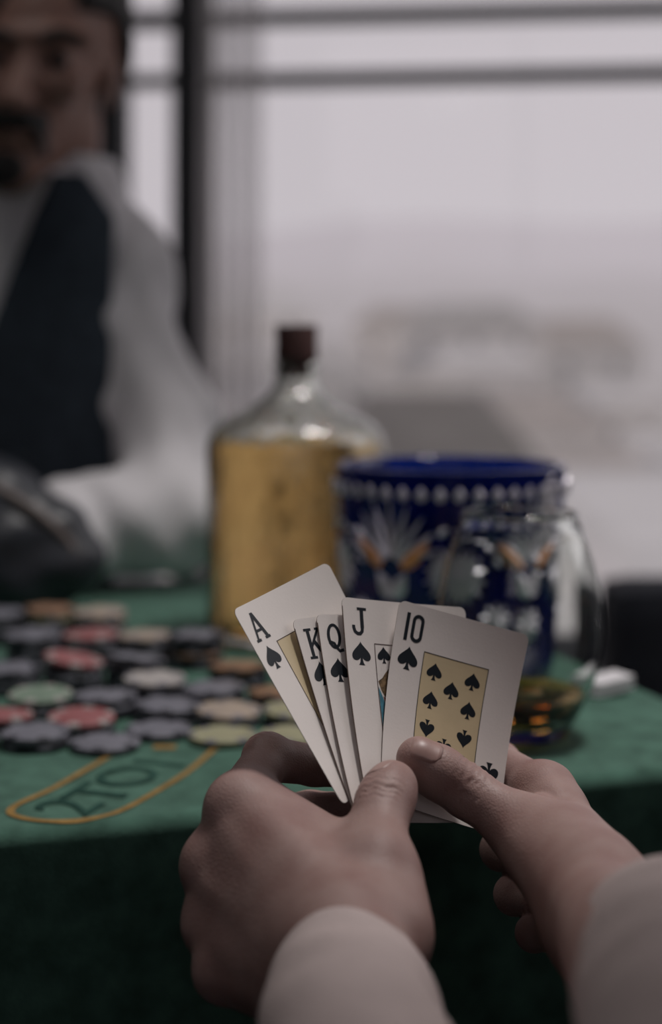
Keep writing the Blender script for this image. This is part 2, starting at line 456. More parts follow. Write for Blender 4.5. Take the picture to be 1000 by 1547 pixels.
# ------------------------------------------------------------------ the hazy town beyond the window
town = MB()
GZ = -16.0
gx = np.linspace(-260, 260, 60); gy = np.concatenate([np.linspace(14, 120, 20), np.linspace(130, 620, 30)])
def land(x, y):
    r = max(0, y - 150)
    return GZ + 5 * math.sin(x * .017 + y * .01) * min(1, y / 120) + 66 * (1 - math.exp(-(r / 260) ** 2)) + 6 * math.sin(x * .03 + 1.3) * min(1, r / 150) + 4 * math.sin(x * .011 - y * .013)
lv = [(x, y, land(x, y)) for y in gy for x in gx]
lf = [[j * 60 + i, j * 60 + i + 1, (j + 1) * 60 + i + 1, (j + 1) * 60 + i] for j in range(len(gy) - 1) for i in range(59)]
M['land'] = mat('hazy_pale_ground', (.46, .445, .425), 1, .25, .02, detail=8)
def haze_tint():                                # ground colour pales with height to paint in distance haze
    m = M['land']; nt = m.node_tree; b = nt.nodes['Principled BSDF']
    tc = nt.nodes.new('ShaderNodeTexCoord'); sp = nt.nodes.new('ShaderNodeSeparateXYZ'); nt.links.new(tc.outputs['Object'], sp.inputs[0])
    nz = nt.nodes.new('ShaderNodeTexNoise'); nz.inputs['Scale'].default_value = .03; nt.links.new(tc.outputs['Object'], nz.inputs['Vector'])
    mr = nt.nodes.new('ShaderNodeMapRange'); mr.inputs[1].default_value = -12; mr.inputs[2].default_value = 40
    nt.links.new(sp.outputs[2], mr.inputs[0])
    ad = nt.nodes.new('ShaderNodeMath'); ad.operation = 'MULTIPLY_ADD'; ad.inputs[1].default_value = .5
    nt.links.new(nz.outputs['Fac'], ad.inputs[0]); nt.links.new(mr.outputs[0], ad.inputs[2])
    r = nt.nodes.new('ShaderNodeValToRGB'); r.color_ramp.elements[0].position = .3; r.color_ramp.elements[1].position = 1.15 if False else 1.0
    r.color_ramp.elements[0].color = (.66, .645, .62, 1); r.color_ramp.elements[1].color = (.86, .84, .85, 1)
    nt.links.new(ad.outputs[0], r.inputs[0]); nt.links.new(r.outputs[0], b.inputs['Base Color'])
haze_tint()
struct(me_obj('ground_town', lv, lf, M['land']))
pal = [(.82, .80, .77), (.76, .74, .71), (.86, .84, .82), (.70, .68, .65), (.80, .77, .73), (.64, .63, .61)]  # facade tones lightened to stand for haze
M['facades'] = [mat('haze_pale_plaster', c, .95, .06, .6) for c in pal]
M['roofs'] = [mat('haze_pale_roof_tiles', c, .95, .15, .8) for c in ((.48, .47, .45), (.60, .585, .565), (.72, .71, .69), (.50, .465, .43), (.42, .415, .41))]  # roof tones paled to carry the distance haze
M['dark_pane'] = mat('dark_house_windows', (.16, .16, .18), .3)
spots = []
r2 = random.Random(21)
for j in range(44):
    y = 42 + 200 * (j / 43) ** 1.25
    x = (r2.uniform(300, 1080) - CX) / F * y
    w = r2.uniform(7, 13) * (1 + .004 * y); dd = r2.uniform(7, 10); hh = r2.uniform(5, 9) + (y > 120) * r2.uniform(0, 4)
    if any(abs(x - q[0]) < (w + q[2]) * .56 and abs(y - q[1]) < (dd + q[3]) * .56 for q in spots): continue
    spots.append((x, y, w, dd, hh))
for x, y, w, dd, hh in spots:
    g = land(x, y) - .5
    t = thing('town_house', 'pale hazy plaster house with a haze-paled pitched roof in the blurred town', 'house', (x, y, g), 'hazy houses of the town beyond the window')
    MB().box((x - w / 2, y - dd / 2, g), (x + w / 2, y + dd / 2, g + hh)).build('facade', r2.choice(M['facades']), t)
    rh = w * .18
    e = .35
    v = [(x - w / 2 - e, y - dd / 2 - e, g + hh), (x + w / 2 + e, y - dd / 2 - e, g + hh), (x + w / 2 + e, y + dd / 2 + e, g + hh), (x - w / 2 - e, y + dd / 2 + e, g + hh),
         (x - w / 2 + rh, y, g + hh + rh), (x + w / 2 - rh, y, g + hh + rh)]
    me_obj('roof', v, [[0, 1, 5, 4], [1, 2, 5], [2, 3, 4, 5], [3, 0, 4], [3, 2, 1, 0]], r2.choice(M['roofs']), t, smooth=False)
    wm = MB()
    for a in range(3):
        for bb in range(max(1, int(hh / 3))):
            xx = x - w / 2 + w * (a + .5) / 3; zz = g + 1.2 + bb * 2.8
            wm.box((xx - .5, y - dd / 2 - .06, zz), (xx + .5, y - dd / 2 + .02, zz + 1.4))
    wm.build('windows', M['dark_pane'], t, kind='stuff')
# a near flat white roof and a darker one below the window
t = thing('flat_roof_building', 'low building with a broad white flat roof below the window', 'building', (6, 20, GZ))
MB().box((3.2, 15.2, GZ), (12, 24, -1.35)).build('facade', M['facades'][2], t)
MB().box((3.0, 15, -1.35), (12.2, 24.2, -1.0)).build('roof', M['white_paint'], t)
t = thing('dark_roof_building', 'low building with a dull brown roof left of the white flat roof', 'building', (1.6, 28, GZ))
MB().box((.2, 26, GZ), (3.4, 33, -1.1)).build('facade', M['facades'][3], t)
me_obj('roof', [(0, 25.7, -1.1), (3.6, 25.7, -1.1), (3.6, 33.3, -1.1), (0, 33.3, -1.1), (.7, 29.5, .05), (2.9, 29.5, .05)], [[0, 1, 5, 4], [1, 2, 5], [2, 3, 4, 5], [3, 0, 4], [3, 2, 1, 0]], mat('dull_brown_roof', (.20, .19, .175), .95, .15, .8), t, smooth=False)

# ------------------------------------------------------------------ table and felt cloth
C0 = np.array((.262, .8945)); EX = np.array((.9517, .307)); EX /= np.linalg.norm(EX); NY = np.array((-EX[1], EX[0]))
TL_, TD_, RC = 1.45, .75, .06
def T2(u, v): return C0 - EX * u + NY * v      # u to the left along the near edge, v away from the player
outline = []
for (cu_, cv_, a0) in ((RC, RC, 0), (RC, TD_ - RC, 1), (TL_ - RC, TD_ - RC, 2), (TL_ - RC, RC, 3)):
    for s_ in range(9):
        a = math.pi / 2 * (s_ / 8) + a0 * math.pi / 2
        du, dv = -math.sin(a), -math.cos(a)
        outline.append((cu_ + RC * du * (1), cv_ + RC * dv))
# order: start at the near edge, go round the right corner
def resample(pts, step):
    out = []
    for i in range(len(pts)):
        a = np.array(pts[i]); b = np.array(pts[(i + 1) % len(pts)]); m = max(1, int(np.linalg.norm(b - a) / step))
        for q in range(m): out.append(a + (b - a) * q / m)
    return np.array(out)
OUT = resample(outline, .012)
cen = OUT.mean(0)
tang = np.roll(OUT, -1, 0) - np.roll(OUT, 1, 0); tang /= np.linalg.norm(tang, axis=1)[:, None]
nrm = np.stack([tang[:, 1], -tang[:, 0]], 1)
if ((OUT - cen) * nrm).sum() < 0: nrm = -nrm
NO = len(OUT)
arc = np.cumsum(np.linalg.norm(np.roll(OUT, -1, 0) - OUT, axis=1))
def cloth_z(x, y):
    return TZ - .0008 + .0005 * math.sin(x * 61 + y * 23) * math.sin(y * 47 - x * 17) 
def felt_wave(q, d):
    return .5 + .5 * np.sin(q * 21.0) + .35 * np.sin(q * 47 + 1.0)
rings = []
for s_ in (.0, .25, .5, .7, .85, .93, .97, .99):
    P2 = cen + (OUT - cen) * max(s_, .001)
    rings.append([(*T2(*q), cloth_z(*T2(*q))) for q in P2])
RE = .0085
for a in np.linspace(0, math.pi / 2, 7):
    off = RE * math.sin(a); dz = RE * (1 - math.cos(a))
    rings.append([(*T2(*(OUT[i] + nrm[i] * off)), TZ - .0008 - dz) for i in range(NO)])
for dz in (.03, .06, .1, .15, .2, .26, .32, .38):
    amp = .014 * max(0, min(1, (dz - .07) / .15))
    fw = felt_wave(arc, dz)
    rings.append([(*T2(*(OUT[i] + nrm[i] * (RE - .07 * dz + amp * (fw[i] - .5)))), TZ - RE - dz * (1 - .72 * min(1, max(0, (OUT[i][1] - .50) / .2)))) for i in range(NO)])
cvv = [q for r_ in rings for q in r_]
cff = []
for j in range(len(rings) - 1):
    for i in range(NO):
        i2 = (i + 1) % NO; cff.append([j * NO + i, j * NO + i2, (j + 1) * NO + i2, (j + 1) * NO + i])
ctr = T2(*cen)
cloth = me_obj('felt_cloth', cvv, cff, M['felt'], base=(*ctr, TZ - .4))
bm = bmesh.new(); bm.from_mesh(cloth.data); bmesh.ops.remove_doubles(bm, verts=bm.verts[:], dist=.0002)
bmesh.ops.recalc_face_normals(bm, faces=bm.faces[:])
up = [f for f in bm.faces if abs(f.normal.z) > .9 and f.calc_center_median().z > .35]
if up and up[0].normal.z < 0: bmesh.ops.reverse_faces(bm, faces=bm.faces[:])
bm.to_mesh(cloth.data); bm.free()
tag(cloth, 'green felt gaming cloth with a yellow printed box draped over the table', 'tablecloth')
# printed layout on the felt: ribbons that lie on the cloth
def edge_drop(q):
    v_ = float((np.asarray(q)[:2] - C0) @ NY)
    return RE - math.sqrt(RE ** 2 - min(-v_, RE * .98) ** 2) if v_ < 0 else 0.0
def ribbon(name, pts, w, m, closed=False, lift=.0006):
    pts = [np.array(q, float)[:2] for q in pts]
    d = [np.zeros(2)] * len(pts); v = []; f = []
    for i in range(len(pts)):
        a = pts[max(0, i - 1)]; b = pts[min(len(pts) - 1, i + 1)]; t_ = (b - a) / np.linalg.norm(b - a); nn = np.array((-t_[1], t_[0])) * w / 2
        for q in (pts[i] - nn, pts[i] + nn): v.append((*q, cloth_z(*q) - edge_drop(q) + lift))
    for i in range(len(pts) - 1): f.append([2 * i, 2 * i + 2, 2 * i + 3, 2 * i + 1])
    return me_obj(name, v, f, m, cloth)
def smooth_path(pts, n=10):
    pts = [np.array(p) for p in pts]; out = []
    for i in range(len(pts) - 1):
        p0, p1, p2, p3 = pts[max(i - 1, 0)], pts[i], pts[i + 1], pts[min(i + 2, len(pts) - 1)]
        for k_ in range(n):
            t_ = k_ / n; out.append(.5 * (2 * p1 + (p2 - p0) * t_ + (2 * p0 - 5 * p1 + 4 * p2 - p3) * t_ ** 2 + (3 * p1 - p0 - 3 * p2 + p3) * t_ ** 3))
    return out + [pts[-1]]
oval = smooth_path([Pz(x, y, TZ) for x, y in ((372, 1092), (322, 1133), (285, 1163), (245, 1190), (190, 1219), (155, 1231), (110, 1238), (60, 1239), (24, 1233), (16, 1224), (34, 1211), (80, 1190), (130, 1163), (180, 1132), (250, 1090))])
ribbon('printed_line', oval, .0042, M['yellow'])
ribbon('printed_line', [Pz(232, 1128, TZ), Pz(266, 1128, TZ)], .009, M['yellow'])
def text_mesh(ch):
    cu_ = bpy.data.curves.new('glyph', 'FONT'); cu_.body = ch; cu_.size = 1; cu_.align_x = 'CENTER'; cu_.resolution_u = 4
    o = bpy.data.objects.new('glyph', cu_); COL.objects.link(o)
    me = o.to_mesh(); v = np.array([q.co[:] for q in me.vertices]); f = [list(p.vertices) for p in me.polygons]
    o.to_mesh_clear(); bpy.data.objects.remove(o); bpy.data.curves.remove(cu_)
    v[:, :2] -= (v[:, :2].max(0) + v[:, :2].min(0)) / 2
    return v, f
dr = Pz(300, 1150, TZ)[:2] - Pz(190, 1219, TZ)[:2]; dr /= np.linalg.norm(dr); upd = np.array((-dr[1], dr[0]))
for ch, (gx_, gy_), hgt in (('2', (103, 1217), .032), ('T', (150, 1197), .032), ('O', (192, 1172), .032), ('1', (240, 1152), .032)):
    v, f = text_mesh(ch); hh = v[:, 1].max() - v[:, 1].min(); v = v / hh * hgt
    c2 = Pz(gx_, gy_, TZ)[:2]
    vv = [(*(c2 + dr * q[0] * 1.15 + upd * q[1]),) for q in v]
    vv = [(*q, cloth_z(*q) - edge_drop(q) + .0008) for q in vv]
    me_obj('printed_letter', vv, f, M['print'], cloth, smooth=False)
# wooden table below
tb_ = thing('card_table', 'wooden table hidden under the green felt cloth', 'table', (*ctr, 0))
inner = [(min(max(q[0], .003), TL_ - .003), min(max(q[1], .003), TD_ - .003)) for q in OUT[::3]]
v = [(*T2(*q), z) for z in (TZ - .03, TZ - .0035) for q in inner]; k = len(inner)
me_obj('tabletop', v, [[i, (i + 1) % k, (i + 1) % k + k, i + k] for i in range(k)] + [list(range(k)), list(range(k, 2 * k))[::-1]], M['wood'], tb_, smooth=False)
for u_, v_ in ((.09, .09), (TL_ - .09, .09), (.09, TD_ - .09), (TL_ - .09, TD_ - .09)):
    q = T2(u_, v_)
    MB().box((q[0] - .03, q[1] - .03, 0), (q[0] + .03, q[1] + .03, TZ - .03), .004).build('leg', M['wood'], tb_)

# ------------------------------------------------------------------ playing cards
CW, CH = .0635, .0889
FAN = dict(phi=.93422, th=.81869, kap=-6.08204, px=.02002, pz=-.16018, d=.66084)
CARDS = {  # s, t, turn, tilt change, bend change, axis change, distance behind the front card
    'A': (-.02565, .01438, .42951, .04224, -.3185, .01965, .0116),
    'K': (-.00063, .00161, .14469, -.00921, .09858, .00412, .0062),
    'Q': (.00609, -.00056, -.01497, .00204, -.04491, -.0026, .0045),
    'J': (.01815, .00582, -.07068, .01501, .68097, .01115, .0014),
    '10': (.03617, -.00031, -.27047, -.04983, -.45034, -.03232, 0.0)}
def card_point(key, x, y, lift=0.0):
    """x, y in millimetres from the card's top left corner -> a point of the bent card in the room"""
    s0, t0, rot, dth, dk, dph, back = CARDS[key]
    phi = FAN['phi'] + dph; th0 = FAN['th'] + dth; kap = FAN['kap'] + dk
    a = np.asarray(x, float) / 1000 - CW / 2; b = CH / 2 - np.asarray(y, float) / 1000
    X = a * math.cos(rot) - b * math.sin(rot) + s0; Y = a * math.sin(rot) + b * math.cos(rot) + t0
    s = X * math.cos(phi) - Y * math.sin(phi); t = X * math.sin(phi) + Y * math.cos(phi)
    th = th0 + kap * t
    c = (np.sin(th) - math.sin(th0)) / kap; dd = -(np.cos(th) - math.cos(th0)) / kap
    ax = (math.cos(phi), -math.sin(phi)); pe = (math.sin(phi), math.cos(phi))
    px = FAN['px'] + ax[0] * s + pe[0] * c; pz = FAN['pz'] + ax[1] * s + pe[1] * c; py = FAN['d'] + dd
    nx_ = pe[0] * np.sin(th); nz_ = pe[1] * np.sin(th); ny_ = -np.cos(th)     # towards the player
    k_ = 1 + back / .66
    return np.stack([(px + nx_ * lift) * k_, (py + ny_ * lift) * k_, (pz + nz_ * lift) * k_ + CZ], -1)
def card_outline(n=6, r=3.2):
    pts = []
    for cx_, cy_, a0 in ((63.5 - r, 88.9 - r, 0), (r, 88.9 - r, 90), (r, r, 180), (63.5 - r, r, 270)):
        for i in range(n + 1):
            a = math.radians(a0 + 90 * i / n); pts.append((cx_ + r * math.cos(a), cy_ + r * math.sin(a)))
    return pts
def flat_mesh(polys, maxlen=4.0):
    """triangulated and subdivided flat shapes in card millimetres; each poly is [outer] or [outer, hole...]"""
    bm = bmesh.new()
    for loops in polys:
        tri = geometry.tessellate_polygon([[Vector((q[0], q[1], 0)) for q in l] for l in loops])
        flat = [q for l in loops for q in l]
        vs = [bm.verts.new((q[0], q[1], 0)) for q in flat]
        for t_ in tri:
            try: bm.faces.new([vs[i] for i in t_])
            except ValueError: pass
    for _ in range(6):
        long = [e for e in bm.edges if e.calc_length() > maxlen]
        if not long: break
        bmesh.ops.subdivide_edges(bm, edges=long, cuts=1)
        bmesh.ops.triangulate(bm, faces=[f for f in bm.faces if len(f.verts) > 3])
    bm.verts.index_update()
    v = np.array([w.co[:] for w in bm.verts]); f = [[w.index for w in g.verts] for g in bm.faces]
    bm.free(); return v, f
def orient(v, f):
    v = np.asarray(v); out = []
    for g in f:
        a, b, c = v[g[0]], v[g[1]], v[g[2]]; nn = np.cross(b - a, c - a)
        out.append(g if nn[1] < 0 else g[::-1])
    return out
def decal(card, key, name, polys, m, lift=.00008, maxlen=4.0):
    v, f = flat_mesh(polys, maxlen)
    w = card_point(key, v[:, 0], v[:, 1], lift + .00015)
    return me_obj(name, w, orient(w, f), m, card, smooth=False)
def bez(p0, p1, p2, p3, n=8):
    return [tuple((1 - t) ** 3 * np.array(p0) + 3 * (1 - t) ** 2 * t * np.array(p1) + 3 * (1 - t) * t * t * np.array(p2) + t ** 3 * np.array(p3)) for t in np.arange(n) / n]
def spade(cx_, cy_, w, h, inv=False):
    r_ = bez((0, -.5), (.08, -.30), (.5, -.10), (.5, .13)) + bez((.5, .13), (.5, .36), (.17, .37), (.055, .19), 7) + bez((.055, .19), (.06, .34), (.10, .45), (.17, .5), 4) + [(.17, .5)]
    pts = r_ + [(-x, y) for x, y in r_[::-1] if abs(x) > 1e-6]
    s_ = -1 if inv else 1
    return [[(cx_ + x * w * s_, cy_ + y * h * s_) for x, y in pts]]
def rect(x0, y0, x1, y1): return [[(x0, y0), (x1, y0), (x1, y1), (x0, y1)]]
def para(x0, y0, x1, y1, w):
    d = np.array((x1 - x0, y1 - y0)); d = d / np.linalg.norm(d); nn = np.array((-d[1], d[0])) * w / 2
    a, b = np.array((x0, y0)), np.array((x1, y1))
    return [[tuple(a - nn), tuple(b - nn), tuple(b + nn), tuple(a + nn)]]
def stroke(pts, w):
    pts = [np.array(q, float) for q in pts]; L_, R_ = [], []
    for i in range(len(pts)):
        t_ = pts[min(i + 1, len(pts) - 1)] - pts[max(i - 1, 0)]; t_ /= np.linalg.norm(t_); nn = np.array((-t_[1], t_[0])) * w / 2
        L_.append(tuple(pts[i] + nn)); R_.append(tuple(pts[i] - nn))
    return [L_ + R_[::-1]]
def frame_lines(x0, y0, x1, y1, w=.35):
    return [rect(x0, y0, x1, y0 + w), rect(x0, y1 - w, x1, y1), rect(x0, y0 + w, x0 + w, y1 - w), rect(x1 - w, y0 + w, x1, y1 - w)]
def glyph(key):
    if key == 'A':
        return [para(9.0, 4.6, 5.6, 15.8, 1.3), para(9.2, 4.6, 12.4, 15.8, 1.9), rect(6.6, 11.6, 11.8, 12.8), rect(4.2, 15.5, 7.4, 16.7), rect(10.6, 15.5, 14.0, 16.7), rect(8.2, 4.2, 9.9, 5.2)]
    if key == 'K':
        return [rect(5.6, 5.0, 7.3, 17.4), rect(4.4, 4.6, 8.4, 5.7), rect(4.4, 16.8, 8.4, 17.9), para(12.0, 5.4, 7.0, 12.4, 1.2), para(8.6, 10.2, 12.6, 17.0, 1.8), rect(10.4, 4.6, 13.4, 5.6), rect(10.8, 16.8, 14.0, 17.9)]
    if key == 'Q':
        o = [(8 + 3.7 * math.cos(a), 9.6 + 5.6 * math.sin(a)) for a in np.linspace(0, 2 * math.pi, 37)[:-1]]
        i = [(8 + 2.15 * math.cos(a), 9.6 + 4.3 * math.sin(a)) for a in np.linspace(0, 2 * math.pi, 37)[:-1]]
        return [[o, i], stroke([(5.2, 13.3), (6.4, 12.3), (7.6, 12.7), (8.8, 14.6), (10.2, 16.0), (12.4, 15.4)], 1.4)]
    if key == 'J':
        return [rect(9.0, 4.6, 10.8, 13.2), rect(7.6, 4.0, 12.4, 5.2), stroke([(9.9, 13.0), (9.7, 14.6), (8.6, 15.7), (7.2, 15.7), (6.0, 14.9), (5.4, 13.2), (5.4, 12.0)], 1.6)]
    if key == '10':
        def stad(w, h, c):
            hw, hh = w / 2, h / 2; r_ = hw; pts = []
            for a in np.linspace(math.pi, 2 * math.pi, 11): pts.append((c[0] + r_ * math.cos(a), c[1] - hh + r_ + r_ * math.sin(a)))
            for a in np.linspace(0, math.pi, 11): pts.append((c[0] + r_ * math.cos(a), c[1] + hh - r_ + r_ * math.sin(a)))
            return pts
        return [rect(4.6, 4.4, 6.3, 16.9), [stad(5.8, 12.6, (10.6, 10.6)), stad(2.7, 9.4, (10.6, 10.6))]]
NAMES = {'A': 'ace', 'K': 'king', 'Q': 'queen', 'J': 'jack', '10': 'ten'}
LAB = {'A': 'ace of spades card, leftmost and hindmost of the fanned hand, letter A',
       'K': 'king of spades card behind the queen, letter K half covered',
       'Q': 'queen of spades card between the king and the jack, letter Q',
       'J': 'jack of spades card behind the ten, strip of its picture showing',
       '10': 'ten of spades card in front of the fan with cream panel of pips'}
def make_card(key):
    ol = card_outline(); v, f = flat_mesh([[ol]], 5.0)
    # front and back skins joined by an edge
    th = .00014
    top = card_point(key, v[:, 0], v[:, 1], th); bot = card_point(key, v[:, 0], v[:, 1], -th)
    nv = len(v)
    cnt = {}
    for g in f:
        for a, b in ((g[0], g[1]), (g[1], g[2]), (g[2], g[0])): cnt[(a, b)] = 1
    edge = [(a, b) for a, b in cnt if (b, a) not in cnt]
    fo = orient(top, f)
    V = np.concatenate([top, bot]); faces = fo + [[i + nv for i in g[::-1]] for g in fo]
    base = card_point(key, 31.7, 88.9)
    c = me_obj('playing_card', V, faces, M['card'], base=base, smooth=True)
    tag(c, LAB[key], 'playing card', 'royal flush of spades held as a fan')
    ve = np.concatenate([card_point(key, v[:, 0], v[:, 1], th * 1.01), card_point(key, v[:, 0], v[:, 1], -th * 1.01)])
    used = sorted({i for e_ in edge for i in e_}); rm = {q: i for i, q in enumerate(used)}; m_ = len(used)
    me_obj('card_edge', np.concatenate([ve[used], ve[[q + nv for q in used]]]), [[rm[a], rm[b], rm[b] + m_, rm[a] + m_] for a, b in edge], M['card_edge'], c, smooth=False)
    for fl in (False, True):
        gl = glyph(key); sp = [spade(8.3, 24.4, 9.9, 10.4)]
        if fl:
            tr = lambda ps: [[[(63.5 - x, 88.9 - y) for x, y in l] for l in p] for p in ps]
            gl, sp = tr(gl), tr(sp)
        decal(c, key, 'index_print', gl, M['ink'])
        decal(c, key, 'spade_pip', sp, M['ink'])
    if key in 'KQJ': decal(c, key, 'gap_shadow', [rect(.02, 4, .38, 85)], M['card_edge'], .00002, 3.0)  # dark strip painting the gap shadow along the left edge
    x0, y0, x1, y1 = (15.6, 19.4, 47.9, 69.5)
    if key in ('A', '10'):
        decal(c, key, 'cream_panel', [rect(x0, y0, x1, y1)], M['panel'], .00003)
    decal(c, key, 'border_line', frame_lines(x0, y0, x1, y1), M['ink'] if key == '10' else M['line'], .00009, 3.0)
    if key == '10':
        for x, y, iv in ((22.1, 27.0, 0), (41.1, 26.7, 0), (31.6, 33.0, 0), (22.1, 39.6, 0), (41.2, 39.5, 0), (21.9, 52.4, 1), (41.0, 52.3, 1), (31.3, 58.6, 1), (22.0, 63.5, 1), (41.0, 63.5, 1)):
            decal(c, key, 'spade_pip', [spade(x, y, 7.6, 7.8, iv)], M['ink'])
    elif key == 'A':
        decal(c, key, 'spade_pip', [spade(31.7, 44.4, 17, 19)], M['ink'])
    else:
        decal(c, key, 'spade_pip', [spade(20.3, 24.2, 6.8, 7.4)], M['ink'])
        decal(c, key, 'court_figure', [[[(16.2, 36), (18.5, 34.5), (20.5, 32), (23, 29.5), (27, 28), (33, 28), (36, 31), (37, 37), (34, 44), (26, 46), (20, 44), (17.5, 40)]]], M['court_hair'], .00007)
        decal(c, key, 'court_figure', [[[(16.1, 38.5), (18.0, 43), (19.6, 49), (20.0, 58), (16.1, 58)]]], M['court_blue'], .00009)
        decal(c, key, 'court_figure', [[[(18.2, 42.5), (21, 44), (25, 47), (32, 46), (40, 47), (46, 52), (46, 58), (20.6, 58), (20.0, 49)]]], M['court_red'], .00006)
    return c
for k_ in ('A', 'K', 'Q', 'J', '10'): make_card(k_)

# ------------------------------------------------------------------ the player's hands
def crease(p, c, ax, r, depth, wid):
    """a shallow groove across the limb at c, perpendicular to ax"""
    q = p - np.asarray(c, np.float32); a = q @ np.asarray(ax, np.float32)
    rad = np.linalg.norm(q - a[:, None] * np.asarray(ax, np.float32), axis=1)
    wob = .0006 * np.sin(q[:, 0] * 900 + q[:, 2] * 700)
    return depth * np.exp(-((a + wob) / wid) ** 2) * (rad < r * 1.6)
def build_hand(J, dorsal, nails, thumb_nail_dir, extra=None):
    u = lambda a: np.asarray(a, float) / np.linalg.norm(a)
    Wp = J['wrist']; El = J['elbow']
    names = ('index', 'middle', 'ring', 'pinky')
    RAD = {'index': (.0112, .0096, .0086, .0072), 'middle': (.0112, .0097, .0087, .0073), 'ring': (.0108, .0092, .0082, .0069), 'pinky': (.0098, .0080, .0072, .0060)}
    mean = np.mean([J[n_][0] for n_ in names], 0)
    T = J['thumb']                                        # CMC, MCP, IP, tip
    TR = J.get('thumb_r', (.0150, .0122, .0108, .0096))
    segs = []
    def palm(p):
        d = None
        for i, n_ in enumerate(names):
            m0 = J[n_][0]; c0 = Wp + (m0 - mean) * .42 + (m0 - Wp) * .10
            q = cone(p, c0, m0, .0150 - .0008 * i, RAD[n_][0] + .0006)
            d = q if d is None else smin(d, q, .014)
        for i in range(3):                                 # flesh between the knuckles
            a = J[names[i]][0] * .5 + J[names[i + 1]][0] * .5; b = Wp + (a - Wp) * .35
            d = smin(d, cone(p, b, a + (b - a) * .08, .0125, .0095), .012)
        fw = u(Wp - El)
        side = u(np.cross(fw, dorsal))
        for s_ in (-1, 1):
            d = smin(d, cone(p, El + side * s_ * .008, Wp + side * s_ * .0095, .026, .0185), .02)
        # thumb metacarpal, thenar pad and the web to the index finger
        d = smin(d, cone(p, T[0], T[1], TR[0], TR[1] + .0006), .016)
        d = smin(d, cone(p, T[0] * .7 + Wp * .3 - dorsal * .006, T[0] * .35 + T[1] * .65 - dorsal * .006, .013, .010), .014)
        for (a, b, ra, rb, kk) in J.get('web', ()): d = smin(d, cone(p, a, b, ra, rb), kk)
        # heel of the hand on the little finger side
        d = smin(d, cone(p, Wp + (J['pinky'][0] - Wp) * .25 - dorsal * .005, J['pinky'][0] * .8 + Wp * .2 - dorsal * .006, .014, .011), .014)
        return d
    def fingers(p, d):
        res = d
        for n_ in names:
            a, b, c, e = J[n_]; r_ = RAD[n_]
            q = cone(p, a, b, r_[0], r_[1]); q = smin(q, cone(p, b, c, r_[1], r_[2]), .004); q = smin(q, cone(p, c, e, r_[2], r_[3]), .003)
            q = smin(q, ball(p, b + u(b - (a + c) / 2) * .0016, r_[1] * .98), .004)
            res = np.minimum(res, smin(d, q, .007))
            res = smin(res, ball(p, a + dorsal * .0042, .0088), .007)
        q = cone(p, T[1], T[2], TR[1], TR[2]); q = smin(q, cone(p, T[2], T[3], TR[2], TR[3]), .004)
        q = smin(q, ball(p, T[2] * .45 + T[3] * .55, TR[2] * 1.0), .005)
        res = np.minimum(res, smin(d, q, .009))
        return res
    f = lambda p: fingers(p, palm(p))
    td = u(T[3] - T[2]); tp = u(T[2] - T[1]); tax = u(td + tp)
    tdir = np.asarray(thumb_nail_dir, float); tdir = u(tdir - td * (tdir @ td))
    def fine(p):
        d = f(p)
        for off, dep, wid in ((-.0046, .0003, .0008), (-.0018, .0006, .0008), (.0006, .0007, .0007), (.0046, .00035, .0008), (.0075, .0002, .0007)):
            c = T[2] + tax * off
            w = np.clip(((p - np.asarray(c, np.float32)) @ tdir.astype(np.float32)) / .006, 0, 1)
            d = d + crease(p, c, tax, TR[2], dep, wid) * w
        for n_ in names:                                    # tendons fan out over the back of the hand
            a = J[n_][0]; c0 = Wp + (a - mean) * .3
            d = d - .0009 * np.exp(-(cone(p, c0 + dorsal * .013, a + dorsal * .012, 0, 0) / .0042) ** 2)
            pip = J[n_][1]; ax = u(J[n_][2] - J[n_][0]); out = u(pip - (J[n_][0] + J[n_][2]) / 2)
            for off in (-.003, .0, .003):
                w = np.clip(((p - (pip + ax * off).astype(np.float32)) @ out.astype(np.float32)) / .006, 0, 1)
                d = d + crease(p, pip + ax * off, ax, .01, .0004, .0008) * w
        if extra is not None: d = extra(p, d)
        q = p * 1000
        return d
    pts = np.array([Wp] + [q for n_ in names for q in J[n_]] + list(T))
    lo = np.minimum(pts.min(0), El) - .045; hi = np.maximum(pts.max(0), El) + .045
    lo[1] = J['cut']                                       # the forearm runs on inside the sleeve and out of the frame
    V, Q = surface(f, lo, hi, .0021, fine, 1, 2)
    nl = []
    def nail(base, tip, r_, dd, ln, wd):
        ax = u(tip - base); dd = u(dd - ax * (dd @ ax)); e = np.cross(ax, dd)
        g = []; NA, NB = 9, 9
        for i in range(NA):
            for j in range(NB):
                s_ = (i / (NA - 1) - .5) * 2; w = (j / (NB - 1) - .5) * 2
                ww = w * (1 - .25 * max(0, -s_) ** 3) * math.sqrt(max(.05, 1 - max(0, abs(s_) - .55) ** 2 * 3.2))
                g.append(tip - ax * (.0015 - s_ * ln / 2) + e * ww * wd / 2 + dd * (r_ * 1.4))
        g = np.array(g)
        for _ in range(14):
            p = g.astype(np.float32); dist = f(p) - .00012
            g = g - np.outer(np.clip(dist, -.004, .004), dd)
        gi = g - dd * .0009
        fc = []
        for i in range(NA - 1):
            for j in range(NB - 1):
                a = i * NB + j; fc.append([a, a + 1, a + NB + 1, a + NB]); o_ = NA * NB; fc.append([o_ + a, o_ + a + NB, o_ + a + NB + 1, o_ + a + 1])
        bd = [j for j in range(NB)] + [i * NB + NB - 1 for i in range(1, NA)] + [(NA - 1) * NB + j for j in range(NB - 2, -1, -1)] + [i * NB for i in range(NA - 2, 0, -1)]
        for a, b in zip(bd, bd[1:] + bd[:1]): fc.append([b, a, a + NA * NB, b + NA * NB])
        nl.append((np.concatenate([g, gi]), fc))
